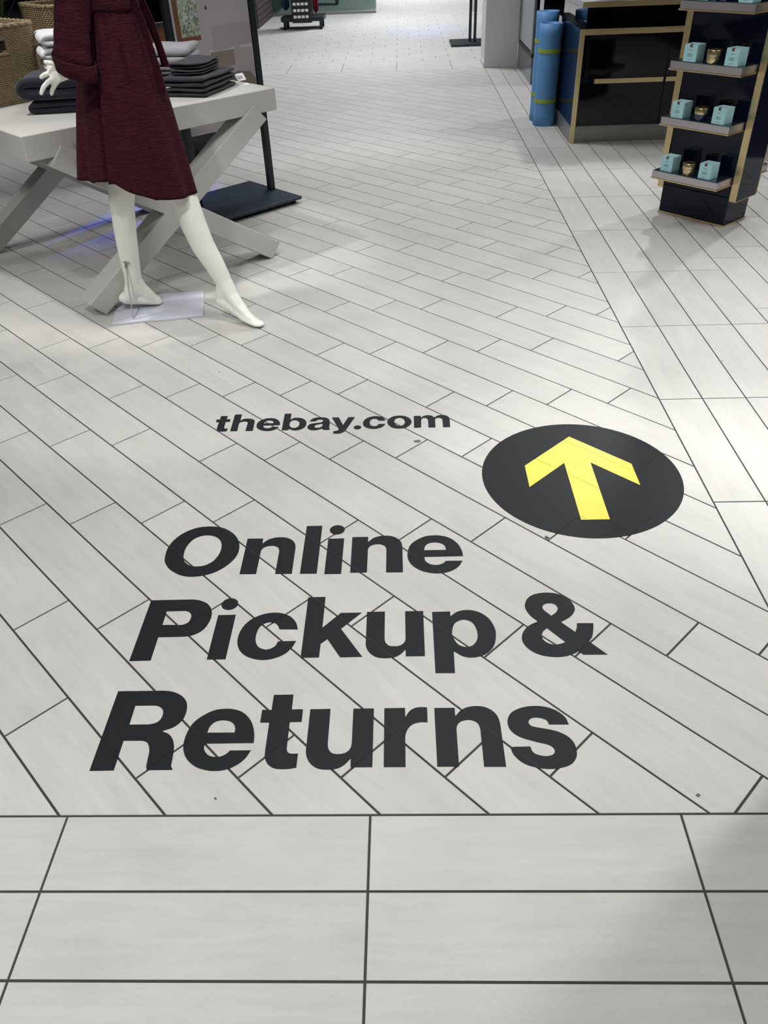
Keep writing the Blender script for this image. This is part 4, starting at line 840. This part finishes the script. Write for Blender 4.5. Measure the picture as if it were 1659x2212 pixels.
# belt round the waist and its two hanging ends
b = MB(); vs = []; fs = []; seg = 64
for k, (dr, z) in enumerate(((.006, 1.165), (.012, 1.175), (.012, 1.205), (.006, 1.215), (.002, 1.19))):
    for j in range(seg):
        t = 2*PI*j/seg; xl, xr, ry = prof(1.185)
        vs.append(Vector(((xl+xr)/2+((xr-xl)/2+dr+.004)*math.cos(t), 2.60+(ry+dr+.004)*math.sin(t), z+.004*math.sin(3*t)))-MO)
for k in range(5):
    for j in range(seg): fs.append((k*seg+j, k*seg+(j+1) % seg, ((k+1) % 5)*seg+(j+1) % seg, ((k+1) % 5)*seg+j))
b.add(vs, fs); belt = b.build('belt', ROBE, robe, 'all')
for P, w0 in (([(-.848, 2.525, 1.20), (-.832, 2.520, 1.141), (-.817, 2.515, 1.071), (-.806, 2.512, .998), (-.801, 2.51, .945), (-.799, 2.51, .902)], .017), ([(-.842, 2.60, 1.20), (-.822, 2.60, 1.13), (-.806, 2.60, 1.06), (-.792, 2.60, .98)], .017)):
    vs = []; fs = []
    n = len(P)
    for i, p in enumerate(P):
        p = Vector(p)-MO; w = w0*(1+.15*math.sin(i*2))
        ox, oy = w*.95, -w*.55
        for sx, st in ((-1, -.002), (1, -.002), (1, .002), (-1, .002)):
            vs.append(p+Vector((ox*sx+st*.5, oy*sx+st, 0)))
        if i:
            for k in range(4): fs.append(((i-1)*4+k, (i-1)*4+(k+1) % 4, i*4+(k+1) % 4, i*4+k))
    fs += [(0, 1, 2, 3), (4*n-4, 4*n-3, 4*n-2, 4*n-1)]
    b = MB(); b.add(vs, fs); b.build('belt_end', ROBE, robe)

# ------------------------------------------------------------------ poster stand beside the table
sg = empty('poster_stand', (-.955, 4.220, 0), PI/4, 'tall black poster stand with a bedroom picture behind the table', 'sign stand')
MB().box(-.262, .322, -.265, .27, .022, .040, .003).build('base', BLACKB, sg)
for sx in (-.23, .285):
    for sy in (-.225, .23):
        MB().lathe([(.014, .0005), (.016, .004), (.014, .010), (.005, .012), (.005, .0225)], 14, (sx, sy, 0)).build('foot', RUBBER, sg, True)
for sx in (-.246, .290): MB().box(sx-.017, sx+.020, -.019, .019, .040, 1.86, .003).build('post', BLACKM, sg)
MB().box(-.226, .271, -.015, .015, .400, .430, .002).build('lower_rail', BLACKM, sg)
MB().box(-.226, .271, -.015, .015, 1.80, 1.835, .002).build('upper_rail', BLACKM, sg)
def foliage_material():
    m, nt, b, L_ = nodes_of('poster_foliage')
    tc = nt.nodes.new('ShaderNodeTexCoord'); n = nt.nodes.new('ShaderNodeTexNoise'); n.inputs['Scale'].default_value = 55; n.inputs['Detail'].default_value = 5; n.inputs['Distortion'].default_value = 1.2
    L_.new(tc.outputs['Object'], n.inputs['Vector'])
    r = nt.nodes.new('ShaderNodeValToRGB'); r.color_ramp.elements[0].position = .38; r.color_ramp.elements[0].color = srgb(108, 122, 92)
    r.color_ramp.elements[1].position = .62; r.color_ramp.elements[1].color = srgb(206, 214, 206)
    L_.new(n.outputs['Fac'], r.inputs[0]); L_.new(r.outputs[0], b.inputs['Base Color']); b.inputs['Roughness'].default_value = .4
    return m
PMATS = [mat('poster_wall', srgb(188, 182, 184), .4, noise=.03, nscale=3), mat('poster_corner', srgb(196, 200, 196), .4), mat('poster_wood', srgb(124, 84, 62), .4, noise=.2, nscale=20, stretch=(6, 1, 1)), foliage_material(), mat('poster_knot', srgb(84, 60, 56), .4),
         mat('poster_headboard', srgb(176, 169, 172), .4), mat('poster_sheet', srgb(204, 200, 204), .4), mat('poster_pillow_brown', srgb(146, 132, 128), .4, noise=.08, nscale=12), mat('poster_pillow_pale', srgb(180, 172, 172), .4, noise=.05, nscale=12), mat('poster_blanket', srgb(130, 120, 116), .4, noise=.12, nscale=18, stretch=(1, 1, 6)), mat('poster_linen', srgb(172, 166, 172), .4, noise=.08, nscale=6)]
b = MB(); b.box(-.226, .270, -.008, .008, .431, 1.80, .001)
lay = [0]
def pr_(poly, m):
    lay[0] += 1; y = -.008-.0001*lay[0]
    b.add([(x, y, z) for x, z in poly], [tuple(range(len(poly)))], m)
def arcpoly(x0, x1, z0, z1, r, right=True):
    P = [(x0, z0), (x1, z0)]
    if right: P += [(x1-r+r*math.cos(a*PI/16), z1-r+r*math.sin(a*PI/16)) for a in range(9)]
    else: P += [(x1, z1)]
    P += [(x0+r-r*math.sin(a*PI/16), z1-r+r*math.cos(a*PI/16)) for a in range(9)]
    return P
pr_([(-.225, .868), (-.214, .872), (-.214, 1.79), (-.225, 1.79)], 1)
pr_([(-.209, .888), (-.060, .888), (-.060, 1.46), (-.209, 1.46)], 2)
pr_([(-.178, .909), (-.060, .909), (-.060, 1.44), (-.178, 1.44)], 3)
pr_([(-.006+.007*math.cos(k*PI/5), 1.03+.010*math.sin(k*PI/5)) for k in range(10)], 4)
pr_(arcpoly(.010, .269, .72, .945, .03, False), 5)
pr_([(-.020, .775), (.148, .775), (.148, .836), (.10, .829), (.02, .826), (-.020, .838)], 6)
pr_(arcpoly(-.016, .146, .73, .824, .012), 7)
pr_(arcpoly(.18, .269, .73, .838, .01, False), 6)
pr_(arcpoly(.138, .262, .72, .825, .01), 8)
pr_([(-.225, .442), (.269, .442), (.269, .742), (.14, .748), (0, .742), (-.225, .735)], 10)
pr_([(.06, .442), (.269, .442), (.269, .66), (.23, .705), (.14, .716), (.09, .69)], 9)
b.build('poster', PMATS, sg)

# ------------------------------------------------------------------ black shelf behind the poster stand
sh = empty('wall_shelf', (-1.62, 5.30, 0), PI/4, 'black shelf unit with a brown wooden drawer behind the poster stand', 'shelf')
for sx in (-.25, .25): MB().box(sx-.016, sx+.016, -.18, .18, 0, 1.7, .002).build('upright', BLACKM, sh)
MB().box(-.234, .234, .165, .18, .5, 1.7, .001).build('back_panel', DARKP, sh)
MB().box(-.234, .234, -.17, .165, .56, .86, .003).build('drawer', WOOD, sh)
for z in (.87, 1.02, 1.3, 1.68): MB().box(-.234, .234, -.18, .165, z-.012, z+.012, .002).build('shelf_board', BLACKM, sh)
cv = empty('brass_vase', (-1.50, 5.26, 1.033), 0, 'small round brass vase on the black shelf', 'vase')
MB().lathe([(.02, 0), (.034, .012), (.040, .035), (.032, .06), (.018, .07), (.020, .078), (.015, .076)], 24).build('bowl', BRASS, cv, True)

# ------------------------------------------------------------------ cosmetics tower
tw = empty('cosmetics_tower', (0, 0, 0), math.radians(-48.16), 'navy and gold cosmetics display tower with four tray shelves', 'display stand')
e1 = Vector((math.cos(math.radians(-48.16)), math.sin(math.radians(-48.16)), 0)); e2 = Vector((-e1.y, e1.x, 0))
tw.location = Vector((1.532, 3.885, 0))+e1*.1986+e2*.11
def tower_pt(s, d, z): return Vector((1.532, 3.885, z))+e1*s-e2*d
MB().box(-.1985, .1985, -.11, .11, .010, .150, .001).build('base', NAVY, tw)
MB().box(-.204, .204, -.116, .116, 0, .010, .001).build('plinth', GOLD, tw)
MB().box(-.199, .199, -.104, .104, .150, 1.80, .001).build('core_panel', NAVY, tw)
for sx in (-1, 1):
    MB().box(min(.199*sx, .2335*sx), max(.199*sx, .2335*sx), -.102, .102, .137, 1.80, .001).build('side_panel', NAVY, tw)
    for sy in (-1, 1):
        MB().box(min(.1985*sx, .2345*sx), max(.1985*sx, .2345*sx), min(.103*sy, .111*sy), max(.103*sy, .111*sy), .136, 1.80, .001).build('gold_edge', GOLD, tw)
    MB().box(min(.199*sx, .2345*sx), max(.199*sx, .2345*sx), -.103, .103, .132, .1365, .0005).build('gold_edge', GOLD, tw)
SHZ = (.2555, .518, .772, 1.0255)
for sy in (-1, 1):
    for z in SHZ+(1.28, 1.535):
        y0, y1 = (-.256, -.106) if sy < 0 else (.106, .256)
        sf = MB().box(-.191, .191, y0, y1, z-.036, z-.003, .001).build('shelf', SILVER, tw)
        MB().box(-.195, .195, min(y0-.004, y1) if sy < 0 else y0, y1 if sy < 0 else y1+.004, z-.042, z-.0362, .0008).build('gold_lip', GOLD, sf)
        MB().box(-.188, .188, y0+.002, y1-.002, z-.003, z, .0006).build('mirror_top', SMOKE, sf)
def carton(loc, rz, label):
    o = empty('cosmetic_box', loc, rz, label, 'box', 'mint cosmetic boxes on the tower')
    b = MB(); b.box(-.0345, .0345, -.0375, .0375, 0, .074, .0012); b.build('carton', MINT, o)
    b = MB(); b.box(-.007, .007, -.0381, -.0375, .062, .0742, .0001); b.box(-.007, .007, -.0381, -.026, .0740, .0746, .0001); b.build('seal', SEAL, o)
    b = MB()
    for w, z in ((.018, .050), (.026, .034), (.028, .029), (.028, .024), (.016, .010)): b.box(-w*.5, w*.5, -.0378, -.0375, z-.0011, z+.0011, .0001)
    b.build('print_lines', PRINT, o)
    return o
JPROF = {'body': [(.018, .0), (.0285, .0008), (.0302, .004), (.0312, .018), (.0315, .028), (.0300, .0295)], 'lid': [(.0300, .0295), (.0328, .0302), (.0332, .0350), (.0330, .055), (.0305, .0585), (.028, .0592), (.0265, .0582), (.0, .0578)]}
def jar(loc, m, label):
    o = empty('cream_jar', loc, 0, label, 'jar', 'cream jars on the tower')
    MB().lathe(JPROF['body'], 32).build('jar_body', m, o, True)
    MB().lathe(JPROF['lid'], 32).build('lid', GOLD, o, True)
    return o
rzT = math.radians(-48.16)
LAY = [((.079, .098), (.194, .106), (.302, .096), 'lowest', JARBRONZE, 'bronze', -.02, -.02), ((.090, .104), (.204, .108), (.320, .104), 'second lowest', JARNAVY, 'navy', -.03, -.05), ((.104, .106), (.213, .112), (.328, .108), 'third', JARBRONZE, 'bronze', .02, -.06), ((.110, .106), (.218, .112), (.335, .108), 'top visible', JARNAVY, 'navy', 0, -.03)]
for (a, j, c, nm, jm, jn, ra, rc), z in zip(LAY, SHZ):
    carton(tower_pt(a[0], a[1], z+.0002), rzT+ra, 'mint green cosmetic box left of the jar on the %s tower shelf' % nm)
    jar(tower_pt(j[0], j[1], z+.0002), jm, '%s cream jar with a gold lid on the %s tower shelf' % (jn, nm))
    carton(tower_pt(c[0], c[1], z+.0002), rzT+rc, 'mint green cosmetic box right of the jar on the %s tower shelf' % nm)

# ------------------------------------------------------------------ black cosmetics counter with gold trim
ct = empty('cosmetics_counter', (1.306, 5.53, 0), 0, 'long glossy black cosmetics counter with gold trim and drawers', 'counter')
LX = 2.3
MB().box(0, LX, .012, 1.02, .113, .715, .001).build('carcass', NAVY, ct)
MB().box(0, .006, .012, 1.02, 0, .113, .001).build('side_skirt', STEEL, ct)
MB().box(.03, LX, .03, 1.0, 0, .1128, .001).build('kick_plate', STEEL, ct)
MB().box(-.001, LX, .0, 1.02, .7155, .722, .001).build('ledge_top', BLACKG, ct)
MB().box(0, .0325, -.004, .012, 0, .720, .001).build('gold_frame', GOLD, ct)
MB().box(.0325, LX, -.004, .012, .684, .720, .001).build('gold_frame', GOLD, ct)
def drawer(x0, x1, z0, z1): return MB().box(x0, x1, .002, .0118, z0, z1, .0008).build('drawer_front', BLACKG, ct)
for x0, x1, h0, h1 in ((.0335, .616, .131, .610), (.626, 1.30, .628, 1.285), (1.31, LX, 1.33, LX-.03)):
    drawer(x0, x1, .420, .683); d = drawer(x0, x1, .114, .386)
    MB().box(h0, h1, -.010, .006, .388, .4185, .001).build('handle', GOLD, d)
MB().box(.05, LX, .085, 1.0, .722, .843, .001).build('tier_panel', BLACKG, ct)
up_ = MB().box(0, LX, .004, 1.02, .8435, .877, .001).build('upper_top', FROST, ct)
MB().box(-.002, LX, -.004, .004, .8435, .877, .0008).build('gold_lip', GOLD, up_)
for i, (x, y, w, h, m, lab) in enumerate(((1.54, 5.60, .075, .16, PAPER, 'white carton on the upper counter top, left one'), (1.66, 5.66, .05, .14, LGREYT, 'lilac grey carton on the upper counter top'))):
    o = MB().box(-w, w, -.03, .03, 0, h, .002).build('counter_carton', m); o.location = (x, y, .8772); tag(o, lab, 'box')
o = empty('gold_bottle', (1.44, 5.60, .8772), 0, 'slim gold bottle on the upper counter top', 'bottle')
MB().lathe([(.012, 0), (.013, .004), (.013, .10), (.008, .11), (.008, .135), (.0, .136)], 18).build('bottle_body', BRASS, o, True)

# ------------------------------------------------------------------ blue foam rolls beside the counter
def roll(loc, r, h, lean, label):
    o = empty('foam_roll', loc, 0, label, 'roll', 'blue foam rolls beside the counter')
    o.rotation_euler = (0, lean, 0)
    vs = []; fs = []; n = 150; turns = 2.6
    prof_ = []
    for k in range(n+1):
        t = k/n; a = 2*PI*turns*t; rr = r-.0065*turns*t
        prof_.append((rr*math.cos(a+2.2), rr*math.sin(a+2.2)))
    zs = [0, h*.1, h*.25, h*.5, h*.72, h*.9, h]
    for i, z in enumerate(zs):
        s = 1+.012*math.cos(i*2.1)+(-.02 if i in (2, 4) else 0)+.02*z/h
        for x, y in prof_: vs.append((x*s, y*s, z))
    m = n+1
    for i in range(len(zs)-1):
        for k in range(n): fs.append((i*m+k, i*m+k+1, (i+1)*m+k+1, (i+1)*m+k))
    b = MB(); b.add(vs, fs); sh_ = b.build('sheet', BLUEFOAM, o, 'all')
    md = sh_.modifiers.new('thickness', 'SOLIDIFY'); md.thickness = .003; md.offset = -1
    for z in (h*.235, h*.725):
        z2 = z+.028
        b = MB(); b.lathe([(r*.985, z), (r*1.003, z), (r*1.003, z2), (r*.985, z2)], 40); b.build('tape_band', LIME, o, True)
    return o
roll((1.213, 6.185, 0.0005), .087, .695, .0, 'blue foam roll with lime tape bands, the shorter one in front')
roll((1.210, 6.368, 0.0005), .087, .755, .0, 'blue foam roll with lime tape bands, the taller one behind')

# ------------------------------------------------------------------ column and backlit cabinet
cl = empty('square_column', (1.154, 9.23, 0), 0, 'square white column with a low skirting', 'column')
MB().box(-.178, .178, -.225, .24, 0, CEIL, .003).build('shaft', WALLW, cl)
MB().box(-.184, .184, -.231, .246, 0, .052, .002).build('skirting', WALLW, cl)
cb = empty('panel_cabinet', (1.70, 8.43, 0), 0, 'dark grey cabinet with a frosted side panel next to the white column', 'cabinet')
MB().box(-.352, .36, -.52, .572, 0, 2.2, .002).build('carcass', mat('graphite_metal', srgb(92, 94, 98), .3, metal=.4), cb)
MB().box(-.366, -.352, -.50, .570, 0, .225, .002).build('lower_panel', mat('graphite_gloss', srgb(104, 106, 108), .12, metal=.3), cb)
MB().box(-.366, -.353, -.44, .46, .27, 2.1, .002).build('frosted_panel', FROST, cb)
MB().box(-.374, -.352, -.50, .52, .225, .262, .002).build('rail', BLACKM, cb)
for y, dy in ((-.50, .045), (.47, .10)): MB().box(-.374, -.352, y, y+dy, .262, 2.15, .002).build('stile', STEEL, cb)
MB().box(-.36, .36, -.56, -.52, .06, 2.2, .002).build('front_panel', BLACKG, cb)
MB().box(-.10, .06, -.568, -.56, .45, 2.1, .002).build('grey_strip', STEEL, cb)
MB().box(-.335, -.30, -.572, -.56, .33, 2.1, .002).build('light_strip', PAPER, cb)

# ------------------------------------------------------------------ black floor stand by the column
fs_ = empty('floor_stand', (.96, 10.89, 0), 0, 'black floor stand with two slim posts behind the white column', 'stand')
MB().box(-.255, .24, -.25, .26, 0, .028, .003).build('base', BLACKM, fs_)
for x in (-.005, .052): MB().box(x-.017, x+.017, -.02-x, .014-x, .028, 1.7, .002).build('post', BLACKM, fs_)
MB().box(.012, .035, -.03, -.02, .35, 1.6, .001).build('card_strip', PAPER, fs_)
MB().box(-.20, .25, -.03, .0, .49, .52, .002).build('cross_bar', BLACKM, fs_)

# ------------------------------------------------------------------ rolling rack at the far glass
rk = empty('rolling_rack', (-1.39, 13.20, 0), 0, 'low black rolling rack with white packs and hanging cloths by the glass', 'rack')
MB().box(-.32, .32, -.22, .24, .105, .165, .004).build('base', BLACKM, rk)
for sx in (-.27, .27):
    for sy in (-.17, .19):
        MB().box(sx-.02, sx+.02, sy-.02, sy+.02, .075, .105, .002).build('caster_fork', BLACKM, rk)
        b = MB(); b.tube([(sx-.018, sy, .04), (sx+.018, sy, .04)], .039, 18); b.build('caster', RUBBER, rk, True)
MB().box(-.145, .145, -.26, .10, .092, 1.4, .003).build('tower', BLACKM, rk)
for z in (.155, .235, .315, .395, .475):
    for k in range(4):
        MB().box(-.118+k*.059, -.073+k*.059, -.285, -.26, z, z+.034, .004).build('white_pack', PAPER, rk)
def hang(x0, x1, y, zt, zb, m, sway):
    n = 14; vs = []; fs = []
    for i in range(9):
        v = i/8
        for j in range(n+1):
            u = j/n
            vs.append((x0+(x1-x0)*u+(x1-x0)*sway*v*(u-.5), y+.03*math.sin(u*11+v)*(.4+.6*v), zt+(zb+(.10*abs(u-.55)) - zt)*v))
    for i in range(8):
        for j in range(n): fs.append((i*(n+1)+j, i*(n+1)+j+1, (i+1)*(n+1)+j+1, (i+1)*(n+1)+j))
    b = MB(); b.add(vs, fs); o = b.build('hanging_cloth', m, rk, 'all')
    md = o.modifiers.new('thickness', 'SOLIDIFY'); md.thickness = .006
hang(-.34, -.17, -.05, 1.3, .235, BLUEC, -.3)
hang(.15, .24, -.05, 1.3, .19, REDC, -.1)

# ------------------------------------------------------------------ glass partition and brick wall
gp = empty('glass_partition', (-1.23, 15.0, 0), 0, 'greenish glass partition on a grey floor channel', 'partition')
MB().box(-.90, .89, -.025, .025, 0, .042, .003).build('floor_channel', STEEL, gp)
MB().box(-.895, .885, -.006, .006, .042, 2.9, .002).build('glass_pane', GLASS, gp)
bp_ = MB().box(-2.6, -.36, 15.8, 15.9, 0, 2.9, .002).build('wall_behind_glass', mat('sea_green_paint', srgb(150, 158, 156), .5)); bp_['kind'] = 'structure'
bw_ = MB().box(-2.5, -2.116, 13.29, 14.99, 0, 2.8, .002).build('wall_brick', MORTAR); bw_['kind'] = 'structure'; bw_['label'] = 'grey brown brick wall end left of the glass'
def brick_mesh(l, w, h):
    return MB().box(-w/2, w/2, -l/2, l/2, -h/2, h/2, .004).mesh('brick', BRICKM)
BL, BH = .215, .068
bme = brick_mesh(BL, .02, BH); bhalf = brick_mesh(BL/2-.005, .02, BH)
sv = MB()
for r in range(36):
    z = .042+r*.078
    for k in range(9):
        y0 = 13.29+(k-(.5 if r % 2 else 0))*.2255; y1 = y0+BL
        a, c = max(y0, 13.292), min(y1, 14.985)
        if c-a < .05: continue
        if r < 9:
            o = link('brick', bme if c-a > .2 else brick_mesh(c-a, .02, BH), bw_)
            o.location = (-2.108+random.uniform(-.002, .002), (a+c)/2, z)
        else: sv.box(-2.118, -2.098+random.uniform(-.002, .002), a, c, z-BH/2, z+BH/2, .004)
sv.build('upper_bricks', BRICKM, bw_)['kind'] = 'stuff'
